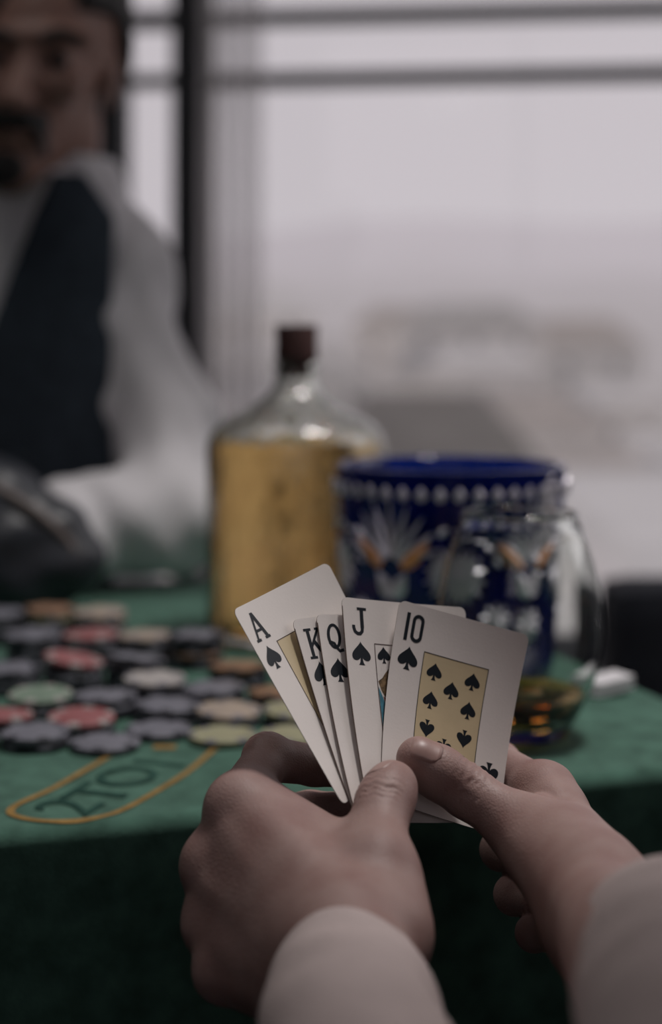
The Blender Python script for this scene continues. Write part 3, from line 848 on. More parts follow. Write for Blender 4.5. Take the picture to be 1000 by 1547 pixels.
    nail(T[2], T[3] + td * TR[3] * .25, TR[3], tdir, .0125, .0125)
    for n_ in names:
        a, b, c, e = J[n_]
        u2 = u(e - c); bend = u(b - a) - u2
        nail(c, e, RAD[n_][3], bend if np.linalg.norm(bend) > .05 else dorsal, .010, .0095)
    return V, Q, nl

def finger(*pts): return [P(*q) for q in pts]
uu = lambda a: np.asarray(a, float) / np.linalg.norm(a)
LH = {'wrist': P(528, 1475, .555), 'elbow': P(640, 1960, .40), 'cut': .46,
      'index': finger((362, 1214, .628), (404, 1146, .664), (474, 1156, .678), (545, 1168, .675)),
      'middle': finger((325, 1302, .622), (388, 1238, .668), (468, 1226, .686), (535, 1222, .678)),
      'ring': finger((328, 1392, .612), (368, 1318, .660), (448, 1298, .680), (515, 1290, .674)),
      'pinky': finger((346, 1466, .596), (380, 1402, .636), (436, 1382, .656), (490, 1378, .656)),
      'thumb': finger((582, 1400, .575), (566, 1308, .593), (577, 1222, .6202), (593, 1186, .6316)),
      'thumb_r': (.0150, .0122, .0110, .0098)}
LH['web'] = [(P(412, 1232, .630), P(520, 1300, .609), .0120, .0125, .012), (P(420, 1290, .618), P(560, 1380, .588), .0125, .0130, .014)]
RH = {'wrist': P(930, 1405, .575), 'elbow': P(1150, 1760, .34), 'cut': .44,
      'index': finger((816, 1197, .672), (752, 1155, .714), (672, 1166, .720), (605, 1176, .704)),
      'middle': finger((843, 1258, .668), (776, 1262, .708), (756, 1284, .690), (790, 1298, .670)),
      'ring': finger((857, 1320, .652), (794, 1332, .690), (776, 1352, .673), (808, 1362, .654)),
      'pinky': finger((872, 1382, .632), (820, 1396, .664), (806, 1410, .648), (834, 1416, .632)),
      'thumb': finger((888, 1325, .600), (795, 1255, .638), (704, 1194, .6512), (632, 1147, .6492)),
      'thumb_r': (.0150, .0118, .0108, .0094)}
def web_fold(p, d):                        # the fold of skin between thumb and forefinger, and its fine lines
    a, b = P(765, 1186, .660), P(842, 1226, .640)
    d = d + .0045 * np.exp(-(cone(p, a, b, 0, 0) / .0085) ** 2)
    for (x0, y0, x1, y1) in ((812, 1222, 858, 1262), (826, 1216, 880, 1262), (800, 1226, 832, 1262)):
        d = d + .0007 * np.exp(-(np.abs(cone(p, P(x0, y0, .650), P(x1, y1, .632), 0, 0) - .0) / .0045) ** 2)
    return d
RH['web'] = [(P(800, 1258, .644), P(838, 1225, .662), .0105, .0110, .010)]
player = thing('person', 'card player seen as two bare hands in pale sleeves holding the fan', 'person', (.07, .45, .70))
dorL = uu((-.75, -.62, -.1)); dorR = uu((.80, -.05, .58))
for J, dor, tn, ex in ((LH, dorL, (-.50, .15, .85), None), (RH, dorR, (.10, -.55, .83), web_fold)):
    V, Q, nl = build_hand(J, dor, True, tn, ex)
    h = quad_obj('hand', V, Q, M['skin'], player)
    for nv, nf in nl: me_obj('fingernail', nv, nf, M['nail'], h)
# sleeves: knit tubes with a turned cuff, wrinkled towards the elbow
def sleeve(path, radii, squash=(1, 1)):
    path = [np.array(q, float) for q in path]
    cen_ = smooth_path(path, 12); rad = np.interp(np.linspace(0, 1, len(cen_)), np.linspace(0, 1, len(radii)), radii)
    n_ = 56; rings_ = []
    def ring(c, ax, r_, k_):
        up_ = np.array((0, 0, 1.)); sx = uu(np.cross(ax, up_)); sz = np.cross(sx, ax); out = []
        for i in range(n_):
            a = 2 * math.pi * i / n_
            w = 1 + .02 * math.sin(3 * a + k_ * .45) + .012 * math.sin(5 * a - k_ * .7) + .012 * math.sin(k_ * .9 + 1.5 * math.cos(a))
            out.append(c + (sx * math.cos(a) * squash[0] + sz * math.sin(a) * squash[1]) * r_ * w)
        return out
    m = len(cen_)
    ax0 = uu(cen_[1] - cen_[0])
    prof = [(-.000, -.0045), (-.0016, -.003), (-.0022, -.0012), (-.0018, 0.0)]
    rings_.append(ring(cen_[0] + ax0 * .035, ax0, rad[0] - .0105, 0)); rings_.append(ring(cen_[0] + ax0 * .006, ax0, rad[0] - .0065, 0))
    for dx, dr_ in prof: rings_.append(ring(cen_[0] + ax0 * dx, ax0, rad[0] + dr_, 0))
    for i in range(1, m):
        ax = uu(cen_[min(i + 1, m - 1)] - cen_[i - 1]); rings_.append(ring(cen_[i], ax, rad[i], i))
    v = [q for r_ in rings_ for q in r_]; f = []
    for j in range(len(rings_) - 1):
        for i in range(n_):
            i2 = (i + 1) % n_; f.append([j * n_ + i, j * n_ + i2, (j + 1) * n_ + i2, (j + 1) * n_ + i])
    f.append([(len(rings_) - 1) * n_ + i for i in range(n_)])
    return v, f
sv, sf = sleeve([P(520, 1468, .566), P(528, 1520, .53), P(545, 1632, .48), P(640, 1960, .40), P(820, 2700, .28)], (.0262, .0295, .0325, .037, .042))
me_obj('sleeve', sv, sf, M['sleeve'], player)
sv, sf = sleeve([P(1022, 1440, .505), P(1050, 1500, .45), P(1090, 1600, .40), P(1150, 1760, .34), P(1330, 2200, .24)], (.031, .0345, .037, .040, .045))
me_obj('sleeve', sv, sf, M['sleeve'], player)

# ------------------------------------------------------------------ poker chips
CR, CT = .0204, .0034
def chip_meshes():
    pr = [(.0, 0), (CR - .0006, 0), (CR - .0001, .0004), (CR, .0008), (CR, CT - .0008), (CR - .0001, CT - .0004), (CR - .0006, CT), (CR - .0050, CT), (CR - .0054, CT - .0003), (0, CT - .0003)]
    b = MB().lathe([q if q[0] > 0 else (.0001, q[1]) for q in pr], n=40)
    i = MB().lathe([(.0001, CT - .0004), (CR - .0062, CT - .0004), (CR - .0064, CT - .0001), (CR - .0070, CT + .00005), (.0001, CT + .00005)], n=32)
    s = MB()
    for k_ in range(6):
        a0 = k_ * math.pi / 3
        vv = []
        for (r_, z) in ((CR - .0049, CT + .0001), (CR - .0006, CT + .0001), (CR + .0001, CT - .0008), (CR + .0001, .0008), (CR - .0006, -.0001)):
            for t_ in range(5):
                a = a0 + (t_ / 4 - .5) * .36; vv.append((r_ * math.cos(a), r_ * math.sin(a), z))
        ff = [[r_ * 5 + t_, (r_ + 1) * 5 + t_, (r_ + 1) * 5 + t_ + 1, r_ * 5 + t_ + 1] for r_ in range(4) for t_ in range(4)]
        s.add(vv, ff)
    return b, i, s
cb, ci, cs = chip_meshes()
def mesh_of(mb, name, m, smooth=True):
    me = bpy.data.meshes.new(name); me.from_pydata(mb.v, [], mb.f); me.update()
    me.polygons.foreach_set('use_smooth', [smooth] * len(me.polygons)); me.materials.append(m); return me
CHIP = {}
for cname in ('grey', 'pale', 'red', 'olive', 'green', 'beige', 'black', 'brown'):
    spot = M['chip_pale'] if cname in ('red', 'black', 'green', 'brown', 'grey') else M['chip_grey']
    if cname in ('grey', 'brown'): spot = M['chip_black']
    if cname == 'black': spot = M['chip_grey']
    b_ = mesh_of(cb, 'chip_' + cname, M['chip_' + cname]); i_ = mesh_of(ci, 'chip_inlay_' + cname, M['chip_' + ('grey' if cname == 'black' else cname)]); s_ = mesh_of(cs, 'chip_spots_' + cname, spot)
    CHIP[cname] = (b_, i_, s_)
def make_chip(cname, loc, tilt, label):
    b_, i_, s_ = CHIP[cname]
    o = bpy.data.objects.new('poker_chip', b_); COL.objects.link(o)
    o.location = loc; o.rotation_euler = (tilt[0], tilt[1], random.uniform(0, 6.28))
    tag(o, label, 'poker chip', 'poker chips heaped on the green felt')
    for nm, me in (('inlay', i_), ('edge_spots', s_)):
        c = bpy.data.objects.new(nm, me); c.parent = o; COL.objects.link(c)
    return o
# stacks: picture place of the top chip, chips from the top down, label of the top chip
STACKS = [
    (8, 1116, ['grey'], 'grey poker chip at the left end of the front row'),
    (50, 1106, ['grey', 'black'], 'grey poker chip on a black one near the left end of the front row'),
    (146, 1112, ['grey'], 'blue-grey poker chip lying alone on felt before the printed box'),
    (222, 1098, ['grey'], 'grey poker chip on the felt right of the blue-grey front chip'),
    (334, 1100, ['olive'], 'olive poker chip on the felt nearest the index knuckle'),
    (438, 1104, ['olive'], 'olive poker chip half hidden by the ace of spades'),
    (14, 1078, ['red', 'black'], 'red poker chip at the left border of the heap'),
    (124, 1083, ['red', 'black'], 'red poker chip just behind the blue-grey front chip'),
    (253, 1072, ['grey', 'black'], 'grey poker chip on a black one before the pale capped stack'),
    (84, 1056, ['green', 'black', 'grey'], 'dull green poker chip behind the front red chips'),
    (160, 1058, ['grey', 'grey', 'black'], 'blue-grey poker chip behind the red one, second row'),
    (338, 1079, ['beige', 'black'], 'beige poker chip behind the front olive chip'),
    (415, 1078, ['olive', 'black'], 'olive poker chip beside the ace, second row'),
    (240, 1032, ['pale', 'black', 'black', 'grey'], 'pale poker chip capping a black stack in the middle'),
    (322, 1044, ['grey', 'black', 'black'], 'dark grey poker chip right of the pale capped stack'),
    (398, 1048, ['brown', 'black'], 'brown poker chip under the ace of spades, behind the olive one'),
    (30, 1012, ['black', 'grey', 'black', 'black'], 'black poker chip on a tall stack near the left border'),
    (112, 1002, ['red', 'black', 'grey', 'black', 'black'], 'tilted red poker chip high on the left stacks'),
    (192, 1000, ['grey', 'black', 'black', 'grey', 'black'], 'dark grey poker chip right of the tilted red chip'),
    (360, 1008, ['brown', 'black', 'black'], 'brown poker chip before the liquor bottle'),
    (288, 962, ['black', 'black', 'black', 'brown', 'black', 'black'], 'black poker chip topping the tall stack beside the bottle'),
    (55, 962, ['grey', 'black', 'black', 'grey', 'black', 'black'], 'blue-grey poker chip on a tall stack in the back row'),
    (138, 962, ['red', 'grey', 'black', 'black', 'grey', 'black'], 'red poker chip on a tall stack in the back row'),
    (222, 964, ['beige', 'grey', 'black', 'black', 'grey'], 'beige poker chip in the back row left of the black stack'),
    (150, 929, ['beige', 'beige', 'black', 'grey', 'black', 'black', 'black'], 'broad beige poker chip topping the hindmost stack'),
    (72, 925, ['brown', 'olive', 'black', 'grey', 'black', 'black', 'black'], 'brown poker chip topping the hindmost left stack'),
    (-40, 1050, ['grey', 'black', 'black'], ''), (-45, 985, ['black', 'grey', 'black', 'black', 'black'], ''),
    (5, 930, ['grey', 'black', 'black', 'grey', 'black', 'black'], 'dark grey poker chip at the far left end of the back row'),
]
STACKS = [s_ for s_ in STACKS if s_[3]]
pos = []
for (x, y, cols, lab) in STACKS:
    pos.append(Pz(x, y, TZ + len(cols) * CT)[:2])
pos = np.array(pos)
for _ in range(60):
    for i in range(len(pos)):
        for j in range(i):
            d = pos[i] - pos[j]; l = np.linalg.norm(d); need = 2 * CR + .0012
            if l < need: s_ = d / l * (need - l) * .5; pos[i] += s_; pos[j] -= s_
rc = random.Random(3)
for (x, y, cols, lab), p2 in zip(STACKS, pos):
    z = TZ + .0006
    for k_, cname in enumerate(cols[::-1]):
        top = k_ == len(cols) - 1
        jx, jy = (rc.uniform(-.0006, .0006), rc.uniform(-.0006, .0006)) if k_ else (0, 0)
        tilt = (rc.uniform(-.05, .05), rc.uniform(-.05, .05)) if top and k_ else (0, 0)
        if top and 'tilted' in lab: tilt = (.05, -.16); z += .0022
        elif top and k_: z += .0010
        lbl = lab if top else '%s poker chip, %s below the %s' % (cname, ('', 'first', 'second', 'third', 'fourth', 'fifth', 'sixth')[len(cols) - 1 - k_], lab.replace(' poker chip', '', 1))
        make_chip(cname, (p2[0] + jx, p2[1] + jy, z), tilt, lbl if len(lbl.split()) <= 16 else ' '.join(lbl.split()[:16]))
        z += CT + .0003

# ------------------------------------------------------------------ bottle, crystal bowl, glass
def lathe_obj(name, prof, c, m, parent, n=64):
    o = MB().lathe([(max(r, .0002), z) for r, z in prof], c, n).build(name, m, parent, smooth=True)
    return auto_smooth(o, 50)
bc = np.array(((448 - CX) / F * 1.24, 1.24, TZ + .0008))
bot = thing('liquor_bottle', 'round clear glass bottle of amber liquor with dark cork stopper', 'bottle', bc)
BR = .0722
outer = [(0, .002), (.060, 0), (.069, .002), (BR, .008), (BR, .150), (BR - .001, .158), (BR - .005, .166), (.058, .174), (.046, .180), (.035, .186), (.026, .192), (.020, .199), (.0175, .206), (.0172, .214), (.0195, .216), (.0195, .221), (.0165, .222)]
innr = [(.0125, .222), (.0125, .206), (.015, .199), (.021, .1905), (.031, .183), (.044, .176), (.056, .170), (.064, .163), (BR - .0045, .152), (BR - .0045, .013), (.063, .008), (0, .008)]
ob = lathe_obj('bottle_glass', outer + innr, bc, M['bottle_glass'], bot, 72)
lathe_obj('liquor', [(0, .0084), (.0632, .0084), (BR - .0049, .0135), (BR - .0049, .1515), (.0655, .1575), (.0640, .1570), (0, .1568)], bc, M['liquor'], bot, 72)
lathe_obj('cork_stopper', [(0, .208), (.0118, .208), (.0122, .2215), (.0168, .2225), (.0172, .225), (.0166, .236), (.0172, .2475), (.0165, .2500), (0, .2505)], bc, M['cork'], bot, 40)

cc = np.array((.0849, 1.1, TZ + .0008))
cry = thing('crystal_bowl', 'cobalt blue cut crystal vessel with fans and stars behind the cards', 'vase', cc)
CRT, CRB, CHT = .0825, .0745, .150
def crad(z): return CRB + (CRT - CRB) * z / CHT
outer = [(0, .001), (.060, 0), (.072, .002), (CRB + .0005, .008)] + [(crad(z), z) for z in np.linspace(.014, CHT - .004, 10)] + [(CRT - .0004, CHT - .001), (CRT - .0020, CHT)]
innr = [(CRT - .0050, CHT), (CRT - .0064, CHT - .001)] + [(crad(z) - .0066, z) for z in np.linspace(CHT - .006, .022, 8)] + [(.055, .013), (0, .012)]
lathe_obj('crystal_body', outer + innr, cc, M['cobalt'], cry, 80)
def on_bowl(theta, z, lift=.0004):          # theta 0 faces the player
    r_ = crad(z) + lift
    return np.array((cc[0] + r_ * math.sin(theta), cc[1] - r_ * math.cos(theta), cc[2] + z))
def cut_petal(theta, z, ang, length, width, m, name='cut_petal'):
    """one ground facet: a lens shape standing slightly proud of the coloured skin"""
    N_ = 9; v = []; f = []
    ca, sa = math.cos(ang), math.sin(ang)
    def pt(a, b, l): return on_bowl(theta + (a * sa + b * ca) / .08, z + a * ca - b * sa, l)
    for i in range(N_):
        t_ = i / (N_ - 1); a = t_ * length; w = width / 2 * math.sin(math.pi * min(1, .08 + .92 * t_) ** .8) + .0002
        v += [pt(a, -w, .0003), pt(a, 0, .0004 + min(.0022, width * .36)), pt(a, w, .0003)]
    for i in range(N_ - 1):
        q = 3 * i; f += [[q, q + 1, q + 4, q + 3], [q + 1, q + 2, q + 5, q + 4]]
    return me_obj(name, v, f, m, cry, smooth=False)
def cut_star(theta, z, R_, n_=14):
    """a hobstar: pointed rays with a raised spine and sunk valleys round a small button"""
    v = [on_bowl(theta, z, .0022)]; f = []
    for ring, (r0, r1, h0, h1) in enumerate(((.30, .26, .0016, .0006), (.66, .50, .0020, .0003), (1.0, .62, .0003, .0002))):
        for i in range(2 * n_):
            a = math.pi * i / n_; q = R_ * (r0 if i % 2 == 0 else r1)
            v.append(on_bowl(theta + q * math.sin(a) / .08, z + q * math.cos(a), h0 if i % 2 == 0 else h1))
    N2 = 2 * n_
    for i in range(N2):
        i2 = (i + 1) % N2; f.append([0, 1 + i, 1 + i2])
        for r_ in (0, 1): a = 1 + r_ * N2; f += [[a + i, a + N2 + i, a + N2 + i2], [a + i, a + N2 + i2, a + i2]]
    return me_obj('cut_star', v, f, M['cut'], cry, smooth=False)
def th_of(px): return math.asin(max(-.98, min(.98, ((px - 680) / F * 1.02) / .0795)))
def z_of(py): return CZ - (py - CY) / F * 1.03 - cc[2]
for rep in range(5):
    t0 = th_of(578) + rep * 2 * math.pi / 5
    for a in (-72, -54, -36, -18, 0, 18, 36, 54, 72):
        cut_petal(t0 + math.radians(a) * .06, z_of(852) + .004 * math.cos(math.radians(a)), math.radians(a), .041 - .010 * abs(a) / 72, .0036, M['cut'])
    for s_ in (-1, 1):
        cut_petal(t0 + s_ * .10, z_of(858), math.radians(s_ * 48), .026, .0105, M['orange_glint'])
        cut_petal(t0 + s_ * .02, z_of(905), math.radians(s_ * 28), .020, .011, M['cut'])
    t1 = th_of(672) + rep * 2 * math.pi / 5
    cut_star(t1, z_of(868), .0215)
    cut_star(t1 - .36 + .72, z_of(938), .013, 10)
    cut_star(t0, z_of(950), .014, 10)
    for a in range(7):                       # ring of half moons over the star
        b = math.radians(-66 + 22 * a); cut_petal(t1 + math.sin(b) * .0285 / .08, z_of(868) + .0285 * math.cos(b), b + 1.2, .0085, .004, M['cut'])
for th_ in (th_of(822), th_of(822) + math.pi):  # broad clear flutes
    cut_petal(th_, .100, 0, .046, .030, M['cut'], 'cut_flute')
for i in range(40):                          # row of olive notches under the rim
    cut_petal(2 * math.pi * i / 40, CHT - .0195, 0, .0095, .0072, M['cut'], 'cut_notch')

gc = np.array((.1136, .93, TZ + .0008))
gl = thing('whisky_glass', 'clear stemless tulip glass holding a little whisky beside the crystal', 'glass', gc)
gout = [(0, .001), (.024, 0), (.0285, .001), (.0300, .004), (.0325, .009), (.0375, .018), (.0430, .030), (.0475, .044), (.0498, .058), (.0502, .070), (.0488, .086), (.0452, .103), (.0400, .119), (.0353, .1295), (.0355, .1318), (.0349, .1338), (.0338, .1345)]
ginn = [(.0327, .1340), (.0321, .1320), (.0330, .1297), (.0383, .119), (.0435, .103), (.0471, .086), (.0485, .070), (.0481, .058), (.0458, .044), (.0412, .030), (.0352, .0185), (.030, .0125), (.022, .0098), (0, .009)]
lathe_obj('bowl', gout + ginn, gc, M['glass'], gl, 72)
lathe_obj('whisky', [(0, .0093), (.0218, .0101), (.0297, .0128), (.0348, .0187), (.0390, .0262), (.0380, .0258), (0, .0257)], gc, M['whisky'], gl, 72)

# folded white napkin at the far edge of the table
nv = []; nf = []
npos = Pz(932, 1036, TZ)
for lay in range(3):
    mbn = MB().box((-.016 + .001 * lay, -.012, .0012 + lay * .0032), (.016, .012 - .001 * lay, .0042 + lay * .0032), .0015)
    ca, sa = math.cos(.5), math.sin(.5)
    mbn.xf(lambda q: np.array((npos[0] - .012 + q[0] * ca - q[1] * sa, npos[1] - .02 + q[0] * sa + q[1] * ca, TZ + q[2] + .0015 * math.sin(q[0] * 90))))
    nv += [tuple(q) for q in mbn.v]; nf += [[i + (len(nv) - len(mbn.v)) for i in g] for g in mbn.f]
npk = me_obj('paper_napkin', nv, nf, M['sheet'], base=(npos[0], npos[1], TZ), smooth=False)
tag(npk, 'folded white paper napkin on the felt right of the whisky glass', 'napkin')

# ------------------------------------------------------------------ dark leather bag among the chips
bx = np.array((-.295, 1.345, TZ + .0008))
bag = thing('leather_pouch', 'slouching dark leather pouch with pale creases behind the poker chips', 'bag', bx)
def bagf(p):
    d = ellips(p, bx + np.array((0, 0, .050)), (.093, .055, .060))
    d = smin(d, ellips(p, bx + np.array((-.015, .0, .088)), (.065, .042, .048)), .03)
    d = smin(d, cone(p, bx + np.array((-.055, -.01, .128)), bx + np.array((.0, 0, .105)), .010, .020), .02)
    d = smin(d, cone(p, bx + np.array((.02, -.012, .11)), bx + np.array((.078, -.012, .05)), .012, .022), .02)
    q = p - bx.astype(np.float32)
    d = d + .0035 * np.sin(q[:, 0] * 75 + 2.2 * np.sin(q[:, 2] * 40)) * np.sin(q[:, 2] * 62 + q[:, 0] * 30)
    return np.maximum(d, -(q[:, 2]))
V, Q = surface(bagf, bx - np.array((.13, .09, .004)), bx + np.array((.13, .09, .165)), .004, None, 0, 1)
quad_obj('pouch_body', V, Q, M['leather'], bag)
def tube(path, r_, n_=10, closed=False):
    path = [np.array(q, float) for q in path]; v = []; f = []; m = len(path)
    for i in range(m):
        a = path[(i - 1) % m] if closed else path[max(0, i - 1)]; b = path[(i + 1) % m] if closed else path[min(m - 1, i + 1)]
        ax = uu(b - a); s_ = np.cross(ax, (0.31, .2, .93)); s_ = uu(s_); t_ = np.cross(ax, s_)
        for k_ in range(n_):
            an = 2 * math.pi * k_ / n_; v.append(path[i] + (s_ * math.cos(an) + t_ * math.sin(an)) * r_)
    for i in range(m if closed else m - 1):
        for k_ in range(n_): k2 = (k_ + 1) % n_; i2 = (i + 1) % m; f.append([i * n_ + k_, i * n_ + k2, i2 * n_ + k2, i2 * n_ + k_])
    return v, f
M['leather_pale'] = mat('pale_leather', (.13, .105, .10), .5, .2, 60)  # paler strip along the upper fold of the pouch
sp_ = smooth_path([bx + np.array(q) for q in ((-.062, -.034, .122), (-.03, -.038, .121), (.0, -.036, .118), (.035, -.040, .100), (.068, -.036, .072), (.086, -.030, .040))], 8)
v, f = tube(sp_, .0042); me_obj('strap', v, f, M['leather_pale'], bag)

# ------------------------------------------------------------------ man across the table
mb_ = np.array((-.30, 1.63, 0.0))
man = thing('person', 'bearded man in white shirt and dark vest seated across the table', 'person', mb_)
HC = np.array((-.298, 1.600, 1.268)); YAW = math.radians(-1)
cy_, sy_ = math.cos(YAW), math.sin(YAW)
def HP(x, y, z):
    x = x + .20 * z
    return np.array((HC[0] + x * cy_ + y * sy_ * 1.0, HC[1] - y * cy_ + x * sy_, HC[2] + z))   # face frame: x image right, y towards the player
def loc_head(p):
    q = p - HC.astype(np.float32)
    x = q[:, 0] * cy_ + q[:, 1] * sy_; y = q[:, 0] * sy_ - q[:, 1] * cy_
    return np.stack([x - .20 * q[:, 2], y, q[:, 2]], 1)
def headf(p):
    q = loc_head(p)
    d = ellips(q, (0, -.012, .030), (.072, .097, .098))
    d = smin(d, ellips(q, (0, .022, -.050), (.045, .066, .078)), .035)
    d = smin(d, ellips(q, (0, .066, -.108), (.026, .022, .020)), .03)
    d = smin(d, cone(q, (0, .083, -.002), (0, .106, -.046), .008, .0125), .014)          # nose
    for s_ in (-1, 1):
        d = smin(d, ball(q, (s_ * .013, .097, -.047), .0085), .008)
        d = smin(d, ellips(q, (s_ * .040, .068, -.026), (.020, .018, .018)), .02)          # cheek bones
        d = smin(d, cone(q, (s_ * .012, .086, .020), (s_ * .052, .070, .020), .009, .008), .012)  # brow ridge
        d = np.maximum(d, -smin(ball(q, (s_ * .0315, .098, -.003), .0185), ball(q, (s_ * .024, .10, .0), .014), .01)) if False else -smin(-d, ball(q, (s_ * .0320, .101, -.004), .0200), .008)
        d = smin(d, ball(q, (s_ * .032, .072, -.003), .0135), .003)                         # eyelid over the eye
        d = smin(d, ellips(q, (s_ * .0735, -.008, -.012), (.006, .018, .028)), .008)      # ears
    d = smin(d, ellips(q, (0, .083, -.078), (.024, .014, .008)), .01)
    d = smin(d, cone(p, HC + np.array((0, .03, -.07)), (-.345, 1.635, 1.10), .054, .052), .03)
    return d
V, Q = surface(headf, HC - np.array((.12, .14, .26)), HC + np.array((.12, .14, .15)), .005, None, 0, 2)
headobj = quad_obj('body', V, Q, M['skin_man'], man)
for s_ in (-1, 1):
    e = HP(s_ * .032, .0745, -.003)
    me_obj('eye', MB().lathe([(.0118 * math.sin(a), -.0118 * math.cos(a)) for a in np.linspace(.02, math.pi - .02, 12)], e, 20).v, MB().lathe([(.0118 * math.sin(a), -.0118 * math.cos(a)) for a in np.linspace(.02, math.pi - .02, 12)], e, 20).f, M['hair'], headobj)
def hairf(p):
    q = loc_head(p)
    d = headf(p) - .010
    d = np.maximum(d, -(q[:, 2] - .050 + np.maximum(0, -(q[:, 1] - .02)) * 1.15))
    d = np.maximum(d, np.maximum(q[:, 1] - .068 , -10))
    return d + .0015 * np.sin(q[:, 0] * 500) * np.sin(q[:, 1] * 300)
V, Q = surface(hairf, HC - np.array((.13, .15, .20)), HC + np.array((.13, .15, .17)), .005, None, 0, 1)
quad_obj('hair', V, Q, M['hair'], headobj)
def beardf(p):
    q = loc_head(p)
    st = ellips(q, (0, .088, -.064), (.040, .030, .010))                                    # moustache
    go = ellips(q, (0, .084, -.112), (.022, .024, .018))
    sd = np.minimum(ellips(q, (.040, .060, -.085), (.008, .022, .022)), ellips(q, (-.040, .060, -.085), (.008, .022, .022)))
    for s_ in (-1, 1): st = smin(st, cone(q, (s_ * .030, .088, -.066), (s_ * .040, .074, -.098), .009, .006), .008)
    reg = smin(st, go, .01)
    mouth = ellips(q, (0, .10, -.078), (.019, .03, .0045))
    d = np.maximum(np.maximum(headf(p) - .008, reg), -mouth)
    return d
V, Q = surface(beardf, HC - np.array((.09, .15, .16)), HC + np.array((.09, .05, -.03)), .004, None, 0, 1)
quad_obj('beard', V, Q, M['hair'], headobj)
for s_ in (-1, 1):
    v, f = tube([HP(s_ * .014, .092, .016), HP(s_ * .030, .090, .023), HP(s_ * .050, .078, .018)], .0055, 8)
    me_obj('eyebrow', v, f, M['hair'], headobj)
# torso and arms
TC = np.array((-.315, 1.625, 0.85))
def torso(p):
    d = ellips(p, TC + np.array((0, .01, .10)), (.135, .095, .30))
    d = smin(d, ellips(p, TC + np.array((0, .015, -.22)), (.150, .105, .22)), .06)
    d = smin(d, cone(p, TC + np.array((-.105, .01, .215)), TC + np.array((.105, .01, .215)), .046, .046), .05)
    d = smin(d, cone(p, TC + np.array((-.03, .01, .24)), TC + np.array((-.03, .01, .28)), .066, .054), .03)
    return d
ARML = [np.array((-.230, 1.625, 1.030)), np.array((-.165, 1.580, .900)), np.array((-.152, 1.500, .819)), np.array((-.250, 1.455, .813)), np.array((-.315, 1.465, .797))]
ARMR = [np.array((-.418, 1.62, 1.035)), np.array((-.515, 1.58, .88)), np.array((-.57, 1.45, .808)), np.array((-.56, 1.36, .791)), np.array((-.535, 1.30, .79))]
def armsf(p, g=0.0):
    d = None
    for A, rr in ((ARML, (.050, .045, .052, .047, .030)), (ARMR, (.050, .046, .042, .034, .030))):
        for i in range(3 if g == 0 else 3):
            q = cone(p, A[i], A[i + 1], rr[i] + g, rr[i + 1] + g); d = q if d is None else smin(d, q, .03)
    return d
def shirtf(p):
    d = smin(torso(p), armsf(p), .03)
    w = .0045 * np.sin(p[:, 2] * 70 + 3 * np.sin(p[:, 0] * 45 + p[:, 1] * 20)) + .003 * np.sin(p[:, 0] * 110 + p[:, 2] * 60)
    d = d + w * .5
    return np.maximum(d, -(p[:, 2] - .50))
V, Q = surface(shirtf, (-.60, 1.30, .49), (-.08, 1.78, 1.18), .007, None, 0, 1)
quad_obj('shirt', V, Q, M['sheet'], man)
def vestf(p):
    d = torso(p) - .0085
    q = p - TC.astype(np.float32)
    vx = np.abs(q[:, 0] + .036); vn = (vx - .008 - np.maximum(0, (q[:, 2] - .14)) * .36) * .95
    open_ = np.where(q[:, 1] < .02, vn, 1)                  # V neck on the chest
    d = np.maximum(d, -open_)
    d = np.maximum(d, np.abs(q[:, 0]) - .094 + np.maximum(0, q[:, 2] - .265) * .7)   # arm holes
    d = np.maximum(d, q[:, 2] - .325); d = np.maximum(d, -(q[:, 2] + .30))
    return d
V, Q = surface(vestf, (-.50, 1.46, .52), (-.14, 1.78, 1.16), .006, None, 0, 1)
quad_obj('vest', V, Q, M['vest'], man)
def collarf(p):
    q = p - np.array((-.345, 1.632, 1.120), np.float32)
    r_ = np.hypot(q[:, 0], q[:, 1] * 1.0)
    d = np.abs(r_ - (.058 + .10 * np.maximum(0, -q[:, 2]))) - .006
    d = np.maximum(d, np.abs(q[:, 2] + .004) - .030 - np.where(q[:, 1] < 0, .018 * (1 - np.minimum(1, np.abs(q[:, 0]) / .06)), 0))
    return np.maximum(d, .008 - np.abs(q[:, 0] + .02) - np.where(q[:, 1] < 0, 0, 1))
V, Q = surface(collarf, (-.42, 1.52, 1.05), (-.20, 1.74, 1.18), .004, None, 0, 1)
quad_obj('collar', V, Q, M['sheet'], man)
# his hands: one holds the pouch from behind, the other lies on the cloth
def manhand(A, up_):
    w, k_ = A[3], A[4]; ax = uu(k_ - w); sd = uu(np.cross(ax, (0, 0, 1)))
    def f_(p):
        d = cone(p, w - ax * .03, w + ax * .02, .026, .024)
        d = smin(d, cone(p, w + ax * .02, w + ax * .075, .024, .026), .02)
        for i in range(4):
            b = w + ax * .078 + sd * (.030 - .019 * i); m_ = b + ax * .035 + np.array((0, 0, up_)); e = m_ + ax * .025 - np.array((0, 0, .014))
            q = smin(cone(p, b, m_, .0100, .0090), cone(p, m_, e, .009, .0075), .004); d = smin(d, q, .006)
        b = w + ax * .02 + sd * .024; m_ = b + ax * .03 + sd * .018; d = smin(d, smin(cone(p, b, m_, .012, .0105), cone(p, m_, m_ + ax * .028, .0105, .0085), .004), .008)
        return d
    lo = np.minimum(w, w + ax * .17) - .07; hi = np.maximum(w, w + ax * .17) + .07
    return surface(f_, lo, hi, .004, None, 0, 2)
for A, up_ in ((ARML, .012), (ARMR, .004)):
    V, Q = manhand(A, up_); quad_obj('hand', V, Q, M['skin_man'], man)
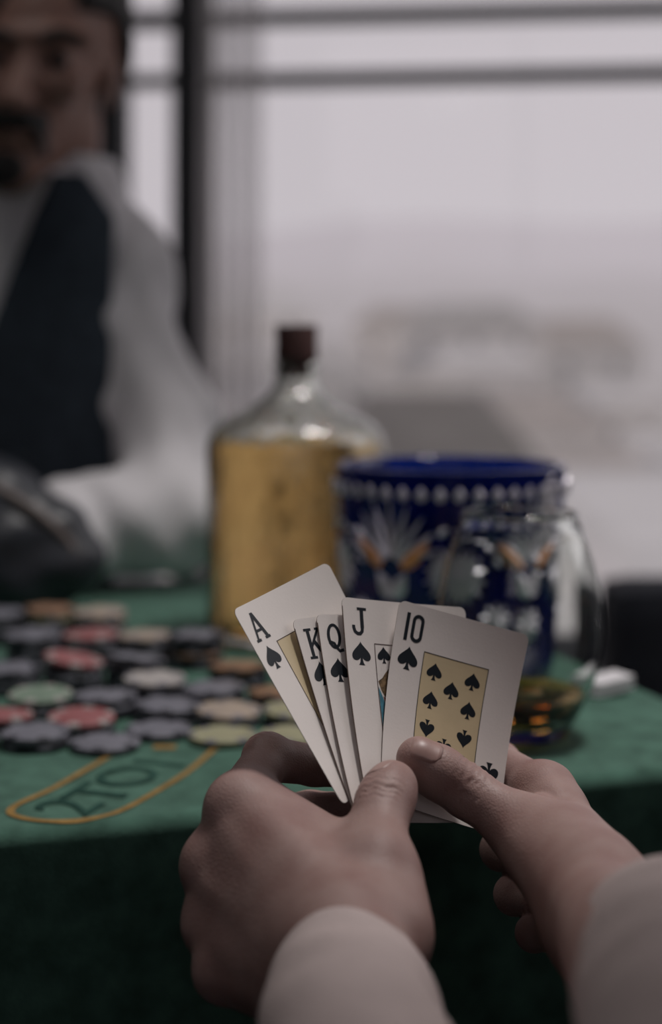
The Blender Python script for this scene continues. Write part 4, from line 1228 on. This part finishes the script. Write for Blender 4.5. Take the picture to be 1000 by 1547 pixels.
def trouf(p):
    d = None
    for s_ in (-1, 1):
        hip = np.array((-.315 + s_ * .085, 1.66, .54)); kn = np.array((-.315 + s_ * .13, 1.30, .53)); an = np.array((-.315 + s_ * .13, 1.33, .09))
        q = smin(cone(p, hip, kn, .085, .062), cone(p, kn, an, .06, .045), .03); d = q if d is None else smin(d, q, .03)
    d = smin(d, ellips(p, np.array((-.315, 1.66, .56)), (.165, .125, .095)), .04)
    return np.maximum(d, -(p[:, 2] - .07))
V, Q = surface(trouf, (-.60, 1.12, .06), (-.05, 1.84, .70), .009, None, 0, 1)
quad_obj('trousers', V, Q, M['trousers'], man)
for s_ in (-1, 1):
    a = np.array((-.315 + s_ * .13, 1.33, 0))
    def shoef(p, a=a):
        d = smin(ellips(p, a + np.array((0, -.07, .035)), (.045, .13, .036)), cone(p, a + np.array((0, .01, .05)), a + np.array((0, .01, .10)), .042, .044), .02)
        return np.maximum(d, -(p[:, 2] - .0005))
    V, Q = surface(shoef, a + np.array((-.08, -.23, -.01)), a + np.array((.08, .09, .13)), .006, None, 0, 1)
    quad_obj('shoe', V, Q, M['leather'], man)
st = thing('stool', 'wooden stool under the bearded man in the vest', 'stool', (-.315, 1.68, 0))
MB().box((-.47, 1.58, .40), (-.16, 1.88, .438), .008).build('seat', M['wood'], st)
for sx in (-.445, -.185):
    for sy in (1.605, 1.855): MB().box((sx - .018, sy - .018, 0), (sx + .018, sy + .018, .40), .003).build('leg', M['wood'], st)

# ------------------------------------------------------------------ dark armchair behind the table on the right
ac = np.array((.64, 2.2, 0))
arm = thing('armchair', 'dark navy armchair standing by the window right of the table', 'chair', ac)
MB().box(ac + (-.30, -.30, .14), ac + (.34, .30, .36), .03).build('seat', M['chair'], arm, smooth=False)
MB().box(ac + (-.30, -.34, .16), ac + (.34, -.20, .690), .035).build('backrest', M['chair'], arm)
MB().box(ac + (-.30, -.20, .30), ac + (-.19, .30, .52), .03).build('armrest', M['chair'], arm)
MB().box(ac + (.23, -.20, .30), ac + (.34, .30, .52), .03).build('armrest', M['chair'], arm)
for sx in (-.25, .28):
    for sy in (-.26, .24): MB().lathe([(.013, 0), (.02, .15)], ac + (sx, sy, 0), 16).build('leg', M['wood'], arm)
